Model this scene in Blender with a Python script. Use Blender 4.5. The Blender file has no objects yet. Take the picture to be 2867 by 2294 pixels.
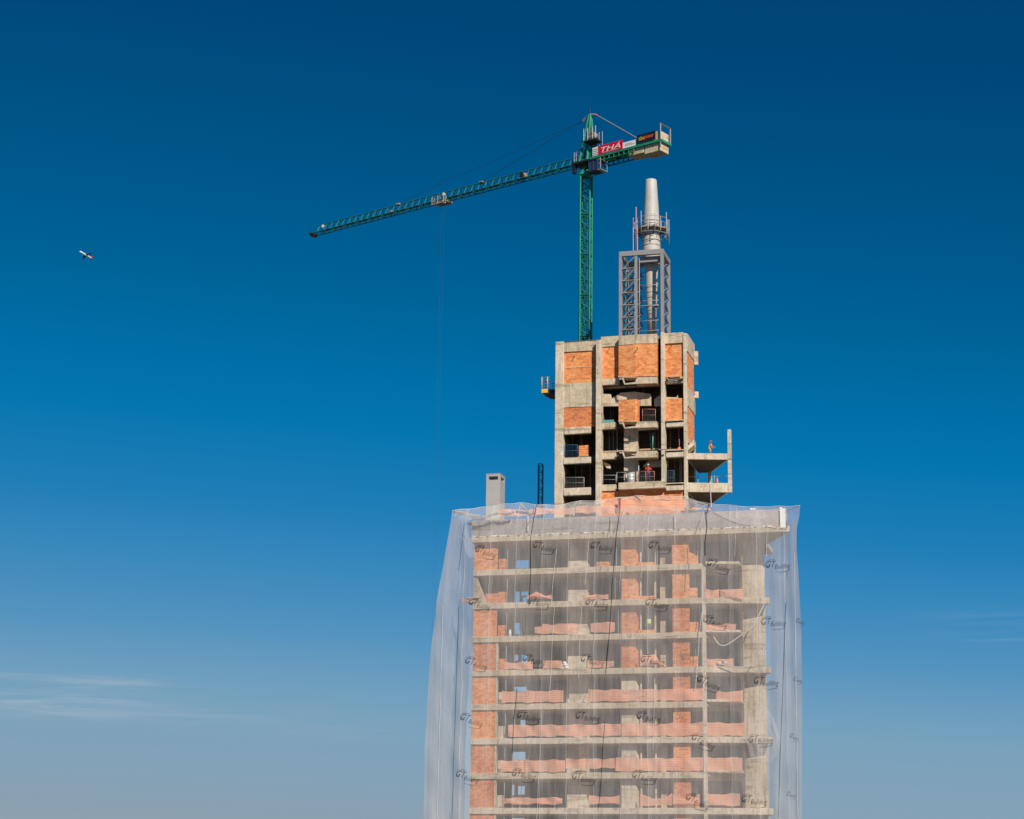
import bpy, bmesh, math, random
from math import sin, cos, pi, radians, hypot, atan2, degrees
from mathutils import Vector, Matrix
random.seed(7)
C = bpy.context.scene.collection
scn = bpy.context.scene
ZO = 95.0                                   # roof slab height above the ground

# ------------------------------------------------------------------ camera
F, YAW, PITCH, ROLL = 5620.907, -0.262602, 0.243546, 0.0131773
CAM = Vector((51.3151, -177.706, -33.021 + ZO))
IW, IH = 2867.0, 2294.0
_f = Vector((sin(YAW)*cos(PITCH), cos(YAW)*cos(PITCH), sin(PITCH)))
_r = Vector((cos(YAW), -sin(YAW), 0)); _u = _r.cross(_f)
_r, _u = cos(ROLL)*_r + sin(ROLL)*_u, -sin(ROLL)*_r + cos(ROLL)*_u
cd = bpy.data.cameras.new('camera'); cam = bpy.data.objects.new('camera', cd); C.objects.link(cam)
cam.matrix_world = Matrix(((_r.x, _u.x, -_f.x, CAM.x), (_r.y, _u.y, -_f.y, CAM.y), (_r.z, _u.z, -_f.z, CAM.z), (0, 0, 0, 1)))
cd.sensor_width = 36; cd.lens = F/IW*36; cd.clip_start = 0.5; cd.clip_end = 60000
scn.camera = cam
scn.render.resolution_x = 1024; scn.render.resolution_y = 819

def ray(px, py): return _f + _r*((px-IW/2)/F) - _u*((py-IH/2)/F)
def at(px, py, Y):                          # measured picture position -> point on the plane at depth Y
    d = ray(px, py); return CAM + d*((Y-CAM.y)/d.y)
def atz(px, py, Z):
    d = ray(px, py); return CAM + d*((Z-CAM.z)/d.z)

# ------------------------------------------------------------------ light
SUN_AZ, SUN_EL = 40.0, 37.0                 # azimuth to the right of the facade normal (-Y)
sd = Vector((sin(radians(SUN_AZ))*cos(radians(SUN_EL)), -cos(radians(SUN_AZ))*cos(radians(SUN_EL)), sin(radians(SUN_EL))))
sl = bpy.data.lights.new('sun', 'SUN'); so = bpy.data.objects.new('sun', sl); C.objects.link(so)
sl.energy = 5.0; sl.angle = radians(0.5); sl.color = (1.0, 0.93, 0.82)
so.location = (60, -80, 200); so.rotation_euler = sd.to_track_quat('Z', 'Y').to_euler()
w = bpy.data.worlds.new("World"); scn.world = w; w.use_nodes = True
wn = w.node_tree.nodes; wl = w.node_tree.links
bg = wn['Background']; bg.inputs['Strength'].default_value = 0.1
sky = wn.new('ShaderNodeTexSky'); sky.sky_type = 'NISHITA'; sky.sun_disc = False
sky.sun_elevation = radians(SUN_EL); sky.sun_rotation = atan2(sd.x, sd.y)
sky.altitude = 900; sky.air_density = 1.0; sky.dust_density = 0.6; sky.ozone_density = 2.0
SKY_GRADE = None
# deep polarised blue: the Nishita sky is graded by its own brightness (dark aloft, pale at the horizon)
sr = wn.new('ShaderNodeSeparateColor'); wl.new(sky.outputs['Color'], sr.inputs[0])
sm_ = wn.new('ShaderNodeMath'); sm_.operation = 'MULTIPLY'; sm_.inputs[1].default_value = 0.1; wl.new(sr.outputs[0], sm_.inputs[0])
gr = wn.new('ShaderNodeValToRGB')
def lin(c): c /= 255.0; return c/12.92 if c <= .04045 else ((c+.055)/1.055)**2.4
GR = [(.09, (0, 62, 108)), (.125, (0, 72, 122)), (.181, (0, 98, 150)), (.209, (0, 110, 166)), (.238, (6, 118, 175)), (.283, (32, 126, 183)), (.330, (58, 137, 188)), (.392, (84, 147, 191)), (.451, (108, 157, 190)), (.509, (122, 162, 188)), (.62, (131, 162, 184)), (.74, (139, 160, 176)), (1.0, (160, 165, 170))]
while len(gr.color_ramp.elements) < len(GR): gr.color_ramp.elements.new(.5)
for e, (p, c) in zip(gr.color_ramp.elements, GR): e.position = p; e.color = (*[lin(x) for x in c], 1)
wl.new(sm_.outputs[0], gr.inputs[0])
# thin cirrus low in the sky
tcw = wn.new('ShaderNodeTexCoord'); sxyz = wn.new('ShaderNodeSeparateXYZ'); wl.new(tcw.outputs['Generated'], sxyz.inputs[0])
def wm(op, a, b=None):
    x = wn.new('ShaderNodeMath'); x.operation = op
    for i, v in enumerate((a, b)):
        if v is None: continue
        if hasattr(v, 'is_output'): wl.new(v, x.inputs[i])
        else: x.inputs[i].default_value = v
    return x.outputs[0]
az_ = wm('ARCTAN2', sxyz.outputs[0], sxyz.outputs[1]); el_ = wm('ARCSINE', sxyz.outputs[2])
cv = wn.new('ShaderNodeCombineXYZ'); wl.new(wm('MULTIPLY', az_, 22.0), cv.inputs[0]); wl.new(wm('MULTIPLY', el_, 330.0), cv.inputs[1])
cn = wn.new('ShaderNodeTexNoise'); cn.inputs['Scale'].default_value = 1.0; cn.inputs['Detail'].default_value = 5; cn.inputs['Roughness'].default_value = .6; cn.inputs['Distortion'].default_value = .6
wl.new(cv.outputs[0], cn.inputs['Vector'])
tot = None
for (px, py, sx, sy, amp) in ((150, 1975, 280, 32, .34), (300, 1912, 160, 18, .32), (20, 1890, 120, 9, .24), (600, 2010, 330, 30, .10), (900, 2060, 300, 30, .05), (2760, 1745, 200, 40, .07), (2800, 1791, 110, 4, .07)):
    d = ray(px, py).normalized(); a0, e0 = atan2(d.x, d.y), math.asin(d.z)
    g1 = wm('POWER', wm('DIVIDE', wm('SUBTRACT', az_, a0), sx/F), 2.0); g2 = wm('POWER', wm('DIVIDE', wm('SUBTRACT', el_, e0), sy/F), 2.0)
    v = wm('MULTIPLY', wm('EXPONENT', wm('MULTIPLY', wm('ADD', g1, g2), -1.0)), amp)
    tot = v if tot is None else wm('ADD', tot, v)
nz = wn.new('ShaderNodeMapRange'); nz.inputs[1].default_value = .38; nz.inputs[2].default_value = .66; wl.new(cn.outputs['Fac'], nz.inputs[0])
cm = wn.new('ShaderNodeMix'); cm.data_type = 'RGBA'; wl.new(wm('MULTIPLY', tot, nz.outputs[0]), cm.inputs[0]); wl.new(gr.outputs[0], cm.inputs[6]); cm.inputs[7].default_value = (lin(196), lin(200), lin(205), 1)
vs_ = wn.new('ShaderNodeVectorMath'); vs_.operation = 'SCALE'; vs_.inputs['Scale'].default_value = 10.0; wl.new(cm.outputs[2], vs_.inputs[0]); wl.new(vs_.outputs[0], bg.inputs['Color'])
scn.view_settings.view_transform = 'Standard'; scn.view_settings.look = 'None'
scn.view_settings.exposure = 0.0; scn.view_settings.gamma = 1.0
scn.render.engine = 'CYCLES'
scn.cycles.transparent_max_bounces = 16

# ------------------------------------------------------------------ materials
MATS = {}; GB = {}
def nt(name):
    m = bpy.data.materials.new(name); m.use_nodes = True; MATS[name] = m
    n = m.node_tree.nodes; return m, n, m.node_tree.links, n['Principled BSDF']
def mixc(n, l, a, b, fac, mode='MIX'):
    x = n.new('ShaderNodeMix'); x.data_type = 'RGBA'; x.blend_type = mode
    for s, v in ((6, a), (7, b), (0, fac)):
        if hasattr(v, 'is_output'): l.new(v, x.inputs[s])
        else: x.inputs[s].default_value = v if s == 0 else (*v, 1) if len(v) == 3 else v
    return x.outputs[2]
def noise(n, l, co, scale, detail=4, rough=.6):
    t = n.new('ShaderNodeTexNoise'); t.inputs['Scale'].default_value = scale; t.inputs['Detail'].default_value = detail
    t.inputs['Roughness'].default_value = rough; l.new(co, t.inputs['Vector']); return t.outputs['Fac']
def ramp(n, l, v, a, b, c0=(0, 0, 0), c1=(1, 1, 1)):
    r = n.new('ShaderNodeValToRGB'); r.color_ramp.elements[0].position = a; r.color_ramp.elements[1].position = b
    r.color_ramp.elements[0].color = (*c0, 1); r.color_ramp.elements[1].color = (*c1, 1); l.new(v, r.inputs[0]); return r.outputs[0]
def pos(n, l, sc=(1, 1, 1)):
    g = n.new('ShaderNodeNewGeometry'); m = n.new('ShaderNodeMapping'); m.inputs['Scale'].default_value = sc
    l.new(g.outputs['Position'], m.inputs['Vector']); return m.outputs[0]
def bump(n, l, h, b, s=.3, d=.02):
    x = n.new('ShaderNodeBump'); x.inputs['Strength'].default_value = s; x.inputs['Distance'].default_value = d
    l.new(h, x.inputs['Height']); l.new(x.outputs[0], b.inputs['Normal'])
def plain(name, col, rough=.6, metal=0, var=.25, scale=3.0):
    m, n, l, b = nt(name)
    k = noise(n, l, pos(n, l), scale)
    l.new(mixc(n, l, tuple(c*(1-var) for c in col), tuple(min(1, c*(1+var)) for c in col), k), b.inputs['Base Color'])
    b.inputs['Roughness'].default_value = rough; b.inputs['Metallic'].default_value = metal
    return m
def concrete(name, base, warm, stain, seed=0.0):
    m, n, l, b = nt(name)
    c = mixc(n, l, base, warm, ramp(n, l, noise(n, l, pos(n, l, (.6, .6, .5)), 1.0, 5), .35, .65))
    streak = ramp(n, l, noise(n, l, pos(n, l, (2.6, 2.6, .22)), 1.0, 5, .65), .52, .74)
    c = mixc(n, l, c, stain, streak)
    c = mixc(n, l, c, tuple(x*.55 for x in stain), ramp(n, l, noise(n, l, pos(n, l, (1, 1, 1)), 2.3, 6, .7), .60, .78))
    # pour joints between lifts
    c = mixc(n, l, c, tuple(x*.75 for x in stain), ramp(n, l, noise(n, l, pos(n, l, (.25, .25, 2.4)), 1.0, 2, .5), .60, .66, (0, 0, 0), (.55, .55, .55)))
    c = mixc(n, l, c, (.36, .15, .05), ramp(n, l, noise(n, l, pos(n, l, (1.3, 1.3, .35)), 1.0, 4, .6), .66, .76, (0, 0, 0), (.5, .5, .5)))
    c = mixc(n, l, c, tuple(min(.9, x*1.35) for x in warm), ramp(n, l, noise(n, l, pos(n, l, (1, 1, 1.6)), 1.7, 3, .5), .56, .72, (0, 0, 0), (.35, .35, .35)))
    c = mixc(n, l, c, tuple(x*.35 for x in stain), ramp(n, l, noise(n, l, pos(n, l), 6.5, 2, .5), .70, .75, (0, 0, 0), (.8, .8, .8)))
    c = mixc(n, l, c, ramp(n, l, noise(n, l, pos(n, l), 3.2, 6, .75), .30, .70, (.66, .64, .62), (1.0, 1.0, 1.0)), 1.0, 'MULTIPLY')
    l.new(c, b.inputs['Base Color']); b.inputs['Roughness'].default_value = .9
    bump(n, l, noise(n, l, pos(n, l), 6, 5), b, .35, .03)
    return m
def brick(name, c1, c2, mortar, patch):
    m, n, l, b = nt(name)
    g = n.new('ShaderNodeNewGeometry'); s = n.new('ShaderNodeSeparateXYZ'); l.new(g.outputs['Position'], s.inputs[0])
    a = n.new('ShaderNodeMath'); a.operation = 'ADD'; l.new(s.outputs[0], a.inputs[0]); l.new(s.outputs[1], a.inputs[1])
    cb = n.new('ShaderNodeCombineXYZ'); l.new(a.outputs[0], cb.inputs[0]); l.new(s.outputs[2], cb.inputs[1])
    t = n.new('ShaderNodeTexBrick'); l.new(cb.outputs[0], t.inputs['Vector'])
    t.inputs['Scale'].default_value = 1.0; t.inputs['Brick Width'].default_value = .40; t.inputs['Row Height'].default_value = .20
    t.inputs['Mortar Size'].default_value = .016; t.inputs['Bias'].default_value = .15; t.inputs['Mortar Smooth'].default_value = .2
    t.inputs['Color1'].default_value = (*c1, 1); t.inputs['Color2'].default_value = (*c2, 1); t.inputs['Mortar'].default_value = (*mortar, 1)
    c = mixc(n, l, t.outputs['Color'], patch, ramp(n, l, noise(n, l, pos(n, l, (1, 1, 2.2)), 1.6, 5, .7), .55, .75, (0, 0, 0), (.75, .75, .75)))
    c = mixc(n, l, c, tuple(x*.42 for x in c1), ramp(n, l, noise(n, l, pos(n, l, (1, 1, 2.6)), 3.1, 3, .8), .67, .76))
    c = mixc(n, l, c, ramp(n, l, noise(n, l, pos(n, l, (1, 1, 1.8)), 4.5, 5, .8), .34, .62, (.62, .52, .5), (1.0, 1.0, 1.0)), 1.0, 'MULTIPLY')
    l.new(c, b.inputs['Base Color']); b.inputs['Roughness'].default_value = .85
    bump(n, l, t.outputs['Fac'], b, -.5, .02)
    return m
CON = concrete('concrete', (.58, .465, .325), (.75, .61, .445), (.27, .20, .125))
CONL = concrete('pale_concrete', (.66, .54, .40), (.80, .67, .52), (.36, .28, .19))
CONG = concrete('grey_render', (.40, .36, .35), (.49, .445, .435), (.27, .245, .24))
CONI = concrete('shaded_concrete', (.10, .085, .07), (.14, .12, .10), (.06, .05, .04))  # concrete coloured very dark to carry the shade of interiors and undersides
BRK = brick('clay_brick', (.74, .165, .036), (1.0, .41, .13), (.66, .34, .17), (.88, .42, .19))
BRK2 = brick('old_clay_brick', (.52, .11, .03), (.86, .29, .09), (.58, .29, .15), (.80, .36, .17))
GREEN = plain('green_paint', (.01, .24, .13), .5, 0, .5, .8)
TEALG = plain('teal_green_paint', (.015, .19, .15), .5, 0, .4, .8)
GREEND = plain('dark_green_paint', (.01, .135, .105), .5, 0, .3)
STEEL = plain('grey_steel_paint', (.285, .27, .262), .5, .1, .2, 1.0)
GALV = plain('galvanised_steel', (.40, .39, .40), .5, .2, .2)
CREAM = plain('cream_cladding', (.49, .455, .41), .55, 0, .2, 1.4)
DARK = plain('dark_steel', (.02, .022, .03), .5, .2, .3)
CHIM = plain('grey_duct_paint', (.42, .39, .37), .6, 0, .14, 1.2)
TANC = concrete('counterweight_concrete', (.66, .52, .34), (.78, .63, .42), (.50, .38, .24))
REDS = plain('red_sign', (.62, .004, .03), .5, 0, .05)
WHITE = plain('white_paint', (.80, .79, .74), .5, 0, .08)
BLACK = plain('black_paint', (.012, .012, .018), .5, 0, .1)
YEL = plain('yellow_paint', (.85, .45, .03), .5, 0, .15)
ORG = plain('orange_print', (.85, .12, .02), .5, 0, .05)
RUST = plain('rusty_pink_steel', (.50, .22, .20), .6, .1, .4)
WOOD = plain('raw_timber', (.42, .27, .15), .8, 0, .4, 2.0)
WOODG = plain('grey_timber', (.30, .24, .19), .85, 0, .35, 2.0)
GLASS = plain('cab_glass', (.02, .07, .17), .08, .2, .1)
BLUEN = plain('blue_mesh', (.03, .16, .33), .7, 0, .2)
SKIN = plain('skin', (.38, .20, .13), .6, 0, .05)
REDC = plain('red_cloth', (.60, .02, .03), .8, 0, .15)
ORC = plain('orange_cloth', (.80, .10, .03), .8, 0, .15)
HIVIS = plain('lime_cloth', (.55, .80, .12), .7, 0, .1)
NAVY = plain('dark_cloth', (.03, .04, .06), .85, 0, .2)
KHAKI = plain('khaki_cloth', (.28, .20, .10), .85, 0, .2)
ROPE = plain('dark_rope', (.012, .03, .035), .8, 0, .2)
ROPEW = plain('white_rope', (.65, .62, .58), .8, 0, .2)
CABLE = plain('steel_cable', (.05, .07, .09), .5, .3, .2)

SACK = plain('white_sack', (.75, .72, .68), .8, 0, .1)
WINGM = plain('wing_shade', (.10, .11, .15), .5, 0, .1)  # wing colour kept dark for the shade on the undersides
TEAL = plain('teal_pipe', (.10, .35, .33), .5, 0, .1)
MET = plain('shiny_drum', (.62, .62, .64), .3, .35, .1)
ASPH = plain('ground_cover', (.055, .052, .045), .95, 0, .4, .02)

def net_mat(name, col, dens, lo, hi, streak=(1.6, 1.6, .05), trans=.35):
    m, n, l, b = nt(name); n.remove(b)
    out = n['Material Output']
    d = n.new('ShaderNodeBsdfDiffuse'); d.inputs['Color'].default_value = (*col, 1)
    t = n.new('ShaderNodeBsdfTranslucent'); t.inputs['Color'].default_value = (*col, 1)
    ms = n.new('ShaderNodeMixShader'); ms.inputs[0].default_value = trans; l.new(d.outputs[0], ms.inputs[1]); l.new(t.outputs[0], ms.inputs[2])
    tr = n.new('ShaderNodeBsdfTransparent')
    k = noise(n, l, pos(n, l, streak), 1.0, 6, .7)
    k2 = noise(n, l, pos(n, l, (9, 9, .5)), 1.0, 3, .6)
    v = n.new('ShaderNodeMath'); v.operation = 'ADD'; l.new(k, v.inputs[0]); l.new(k2, v.inputs[1])
    r = n.new('ShaderNodeMapRange'); r.inputs[1].default_value = .7; r.inputs[2].default_value = 1.3
    r.inputs[3].default_value = dens+lo; r.inputs[4].default_value = dens+hi; l.new(v.outputs[0], r.inputs[0])
    mx = n.new('ShaderNodeMixShader'); l.new(r.outputs[0], mx.inputs[0]); l.new(tr.outputs[0], mx.inputs[1]); l.new(ms.outputs[0], mx.inputs[2])
    l.new(mx.outputs[0], out.inputs[0]); return m
INK = net_mat('black_ink', (.02, .02, .025), .68, -.22, .14, (3, 3, 3), .0)
NET = net_mat('white_debris_net', (.74, .675, .65), .245, -.045, .065, trans=.12)
def net_seams(m, step=2.45, w_=.022, add=.22):
    n = m.node_tree.nodes; l = m.node_tree.links
    g = n.new('ShaderNodeNewGeometry'); q = n.new('ShaderNodeSeparateXYZ'); l.new(g.outputs['Position'], q.inputs[0])
    def mm(op, a, b=None):
        x = n.new('ShaderNodeMath'); x.operation = op
        for i, v in enumerate((a, b)):
            if v is None: continue
            if hasattr(v, 'is_output'): l.new(v, x.inputs[i])
            else: x.inputs[i].default_value = v
        return x.outputs[0]
    wob = noise(n, l, pos(n, l, (.0, .0, .35)), 1.0, 2)
    f = mm('FRACT', mm('DIVIDE', mm('ADD', q.outputs[0], mm('MULTIPLY', wob, .35)), step))
    band = mm('MULTIPLY', mm('LESS_THAN', f, w_), add)
    wide = mm('MULTIPLY', mm('LESS_THAN', f, .14), .045)
    big = n.new('ShaderNodeMapRange'); big.inputs[1].default_value = .3; big.inputs[2].default_value = .7; big.inputs[3].default_value = -.045; big.inputs[4].default_value = .06
    l.new(noise(n, l, pos(n, l, (.16, .16, .10)), 1.0, 3), big.inputs[0])
    mix_ = [x for x in n if x.type == 'MIX_SHADER' and x.outputs[0].links and x.outputs[0].links[0].to_node.type == 'OUTPUT_MATERIAL'][0]
    src = mix_.inputs[0].links[0].from_socket
    l.new(mm('ADD', mm('ADD', src, band), mm('ADD', wide, big.outputs[0])), mix_.inputs[0])
net_seams(NET)
NETS = net_mat('white_side_net', (.70, .66, .67), .42, -.12, .14, (2.2, 2.2, .05), trans=.55)
NET2 = net_mat('grey_netting', (.50, .48, .47), .62, -.10, .10)
OMESH = net_mat('orange_mesh', (.88, .22, .10), .84, -.16, .08, (1.3, 1.3, 2), .15)
def omesh_lines():
    n = OMESH.node_tree.nodes; l = OMESH.node_tree.links
    g = n.new('ShaderNodeNewGeometry'); s = n.new('ShaderNodeSeparateXYZ'); l.new(g.outputs['Position'], s.inputs[0])
    a = n.new('ShaderNodeMath'); a.operation = 'MULTIPLY'; a.inputs[1].default_value = 2*pi/.20; l.new(s.outputs[2], a.inputs[0])
    q = n.new('ShaderNodeMath'); q.operation = 'SINE'; l.new(a.outputs[0], q.inputs[0])
    c = mixc(n, l, (.94, .42, .26), (1.0, .54, .38), ramp(n, l, q.outputs[0], .35, .75))
    for x in n:
        if x.type in ('BSDF_DIFFUSE', 'BSDF_TRANSLUCENT'): l.new(c, x.inputs['Color'])
omesh_lines()
GRID = net_mat('guard_grid', (.10, .09, .09), .30, -.05, .05, (5, 5, 5), .1)

# ------------------------------------------------------------------ builders
def wloc(o):
    v = Vector((0, 0, 0))
    while o is not None: v += o.location; o = o.parent
    return v
def tag(o, label=None, cat=None, group=None, kind=None):
    if label: o['label'] = label
    if cat: o['category'] = cat
    if group: o['group'] = group
    if kind: o['kind'] = kind
    return o
def thing(name, loc, label, cat, group=None):
    o = bpy.data.objects.new(name, None); C.objects.link(o); o.location = loc; o.empty_display_size = .3
    return tag(o, label, cat, group)
class MB:
    def __init__(s): s.v = []; s.f = []; s.sm = []
    def quad(s, pts, smooth=False):
        b = len(s.v); s.v += [Vector(p) for p in pts]; s.f.append(tuple(range(b, b+len(pts)))); s.sm.append(smooth); return s
    def box(s, x0, x1, y0, y1, z0, z1):
        if x0 > x1: x0, x1 = x1, x0
        if y0 > y1: y0, y1 = y1, y0
        if z0 > z1: z0, z1 = z1, z0
        return s.prism([(x0, y0), (x1, y0), (x1, y1), (x0, y1)], z0, z1)
    def prism(s, poly, z0, z1):              # plan polygon, counter-clockwise from above
        b = len(s.v); n = len(poly)
        s.v += [Vector((p[0], p[1], z0)) for p in poly] + [Vector((p[0], p[1], z1)) for p in poly]
        s.f.append(tuple(b+i for i in reversed(range(n)))); s.f.append(tuple(b+n+i for i in range(n)))
        s.sm += [False, False]
        for i in range(n):
            j = (i+1) % n; s.f.append((b+i, b+j, b+n+j, b+n+i)); s.sm.append(False)
        return s
    def slab(s, pts, off):                   # flat polygon given thickness along off
        b = len(s.v); n = len(pts); off = Vector(off)
        s.v += [Vector(p) for p in pts] + [Vector(p)+off for p in pts]
        s.f.append(tuple(b+i for i in range(n))); s.f.append(tuple(b+n+i for i in reversed(range(n)))); s.sm += [False, False]
        for i in range(n):
            j = (i+1) % n; s.f.append((b+j, b+i, b+n+i, b+n+j)); s.sm.append(False)
        return s
    def bar(s, a, b_, r, n=6, r2=None):
        a = Vector(a); b_ = Vector(b_); r2 = r if r2 is None else r2
        d = (b_-a)
        if d.length < 1e-6: return s
        d.normalize(); x = d.orthogonal().normalized(); y = d.cross(x)
        if n == 4:
            x, y = (x+y).normalized(), (y-x).normalized(); r *= 1.3; r2 *= 1.3
        b = len(s.v)
        for c, rr in ((a, r), (b_, r2)):
            s.v += [c + (x*cos(2*pi*i/n)+y*sin(2*pi*i/n))*rr for i in range(n)]
        for i in range(n):
            j = (i+1) % n; s.f.append((b+i, b+j, b+n+j, b+n+i)); s.sm.append(n > 5)
        s.f.append(tuple(b+i for i in reversed(range(n)))); s.f.append(tuple(b+n+i for i in range(n))); s.sm += [False, False]
        return s
    def path(s, pts, r, n=5):
        for a, b in zip(pts, pts[1:]): s.bar(a, b, r, n)
        return s
    def lathe(s, c, prof, n=24, ax=None):    # prof: (radius, z) rings, bottom to top
        b = len(s.v); c = Vector(c)
        for r, z in prof:
            for i in range(n): s.v.append(c + Vector((cos(2*pi*i/n)*r, sin(2*pi*i/n)*r, z)))
        for k in range(len(prof)-1):
            for i in range(n):
                j = (i+1) % n; s.f.append((b+k*n+i, b+k*n+j, b+(k+1)*n+j, b+(k+1)*n+i)); s.sm.append(True)
        s.f.append(tuple(b+i for i in reversed(range(n)))); s.f.append(tuple(b+(len(prof)-1)*n+i for i in range(n))); s.sm += [False, False]
        return s
    def ball(s, c, r, n=10, sx=1, sy=1, sz=1):
        c = Vector(c); b = len(s.v); R = n//2
        s.v.append(c+Vector((0, 0, -r*sz)))
        for k in range(1, R):
            t = -pi/2+pi*k/R
            for i in range(n): s.v.append(c+Vector((cos(2*pi*i/n)*cos(t)*r*sx, sin(2*pi*i/n)*cos(t)*r*sy, sin(t)*r*sz)))
        s.v.append(c+Vector((0, 0, r*sz))); e = len(s.v)-1
        for i in range(n):
            j = (i+1) % n; s.f.append((b, b+1+j, b+1+i)); s.f.append((e, e-n+i, e-n+j)); s.sm += [True, True]
            for k in range(R-2): s.f.append((b+1+k*n+i, b+1+k*n+j, b+1+(k+1)*n+j, b+1+(k+1)*n+i)); s.sm.append(True)
        return s
    def build(s, name, mat, parent=None, label=None, cat=None, group=None, kind=None, origin=None, bev=0):
        m = bpy.data.meshes.new(name)
        o = bpy.data.objects.new(name, m); C.objects.link(o)
        if parent is not None: o.parent = parent; off = wloc(parent)
        else:
            if origin is None:
                lo = [min(v[i] for v in s.v) for i in range(3)]; hi = [max(v[i] for v in s.v) for i in range(3)]
                origin = ((lo[0]+hi[0])/2, (lo[1]+hi[1])/2, lo[2])
            o.location = origin; off = Vector(origin)
        m.from_pydata([v-off for v in s.v], [], s.f)
        m.polygons.foreach_set('use_smooth', s.sm); m.update()
        m.materials.append(mat)
        if bev:
            md = o.modifiers.new('bevel', 'BEVEL'); md.width = bev; md.segments = 1; md.limit_method = 'ANGLE'
        return tag(o, label, cat, group, kind)
def prect(x0, y0, x1, y1, Y):                # X0, X1, Ztop, Zbottom on plane Y
    ym = (y0+y1)/2; xm = (x0+x1)/2
    return at(x0, ym, Y).x, at(x1, ym, Y).x, at(xm, y0, Y).z, at(xm, y1, Y).z
def pbox(mb, x0, y0, x1, y1, Y, d):
    a, b, zt, zb = prect(x0, y0, x1, y1, Y); mb.box(a, b, Y, Y+d, zb, zt); return mb
def part(name, mat, parent, x0, y0, x1, y1, Y, d, **k): return pbox(MB(), x0, y0, x1, y1, Y, d).build(name, mat, parent, **k)

# ------------------------------------------------------------------ ground
g = MB().quad([(-9000, -9000, 0), (9000, -9000, 0), (9000, 9000, 0), (-9000, 9000, 0)]).build('ground', ASPH, kind='structure', origin=(0, 0, 0))

# ------------------------------------------------------------------ the building
B = thing('tower_building', (13, 4, 0), 'unfinished concrete and orange brick high-rise with a stepped tower on top', 'building')
H = 3.1; T = .56
def slab_bot(k): return ZO - H*k
def slab_top(k): return ZO - H*k + T
X = {px: at(px, 1900, Y).x for px, Y in ((1322, .15), (1388, .15), (1409, .5), (1590, 1.15), (1645, 1.15), (1740, .6), (1780, .6),
     (1848, 1.1), (1867, 1.1), (1884, .36), (1932, .36), (1955, .5), (1968, 0), (1977, 0), (2075, 1.0), (2160, 1.2))}
XL = 0.0; XB = X[1645]+.8; X70 = X[1968]; XR = X[2160]
NF = 30
for k in range(1, NF):
    full = (k % 2 == 0)
    zb, zt = slab_bot(k), slab_top(k)
    if full: poly = [(XL, 0), (X70+.1, 0), (XR, 1.15), (XR-3.2, 8.2), (XR-3.2, 11), (XB, 11), (XB, 4.9), (XL, 4.9)]
    else: poly = [(XL, 0), (X70, 0), (X70, 3.2), (XR-1.6, 3.2), (XR-3.3, 8.2), (XR-3.3, 11), (XB, 11), (XB, 4.9), (XL, 4.9)]
    MB().prism(poly, zb, zt).build('floor_slab', CONL if k in (6, 8) else CON, B, bev=.03)
    if not full and k < 12:
        MB().prism([(X70+.32, .12), (X[2075], .75), (X[2075], 3.15), (X70+.32, 3.15)], zt-.02, zt+.2).build('thin_slab', CONL, B)
# roof slab and parapet
RXR = at(2211, 1501, -.4).x
MB().prism([(-.12, -.4), (RXR, -.4), (RXR-3.0, 6.0), (RXR-3.0, 11), (XB, 11), (XB, 7.5), (-.12, 7.5)], ZO, ZO+T).build('roof_slab', CON, B, bev=.03)
mb = MB(); zp = ZO+T
mb.prism([(-.12, -.28), (RXR-.25, -.28), (RXR-3.2, 5.9), (RXR-3.45, 5.75), (RXR-.6, -.06), (-.12, -.06)], zp, zp+1.55)
mb.build('parapet', CONG, B)
mb = MB(); random.seed(3); x = 0
while x < RXR-.6:
    wd = random.uniform(.3, 1.3)
    if random.random() < .75: MB().box(x, min(x+wd, RXR-.4), -.335, -.285, zp+.002, zp+random.uniform(.02, .09)).build('waterproofing_strip', WHITE, B)
    x += wd+random.uniform(0, .25)
for i in range(29):
    x = .35+i*1.0
    if x < RXR-.5: MB().box(x, x+.22, -.44, -.402, ZO+T-.07, ZO+T+.03).build('anchor', WOODG, B)
for x0_, x1_, y0_, y1_, m_ in ((1709, 1714, 1441, 1503, CONL), (1477, 1480, 1446, 1487, WHITE), (2184, 2199, 1424, 1478, WHITE), (1888, 1891, 1440, 1482, CONL)):
    a, b, zt, zb = prect(x0_, y0_, x1_, y1_, -.45); MB().box(a, b, -.47, -.445, zb, zt).build('downpipe', m_, B)
# columns running the full height
def col(x0, x1, y0, y1, mat, z1=ZO): MB().box(x0, x1, y0, y1, 0, z1).build('column', mat, B)
col(X[1590], X[1645], 1.6, 2.2, CON); col(X[1848], X[1867], 1.35, 1.9, CON); col(X[1968]+.01, X[1977], -.03, .45, CONL, ZO-.004-2.9)
cxw = at(2109.5, 1900, 3.3).x
P_ = [(at(2074, 1900, 2.15).x, 2.15+.25), (at(2074, 1900, 2.15).x+.25, 2.15), (at(2145, 1900, 2.15).x-.25, 2.15), (at(2145, 1900, 2.15).x, 2.4), (at(2145, 1900, 2.15).x-.3, 3.6), (at(2074, 1900, 2.15).x, 3.6)]
MB().prism(P_, 0, ZO).build('wide_column', CON, B)
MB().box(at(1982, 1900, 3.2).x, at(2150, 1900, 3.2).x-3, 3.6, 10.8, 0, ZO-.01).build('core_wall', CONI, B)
MB().box(XB+.4, X70, 3.3, 10.8, 0, ZO-.01).build('core_wall', CONI, B)
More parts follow.
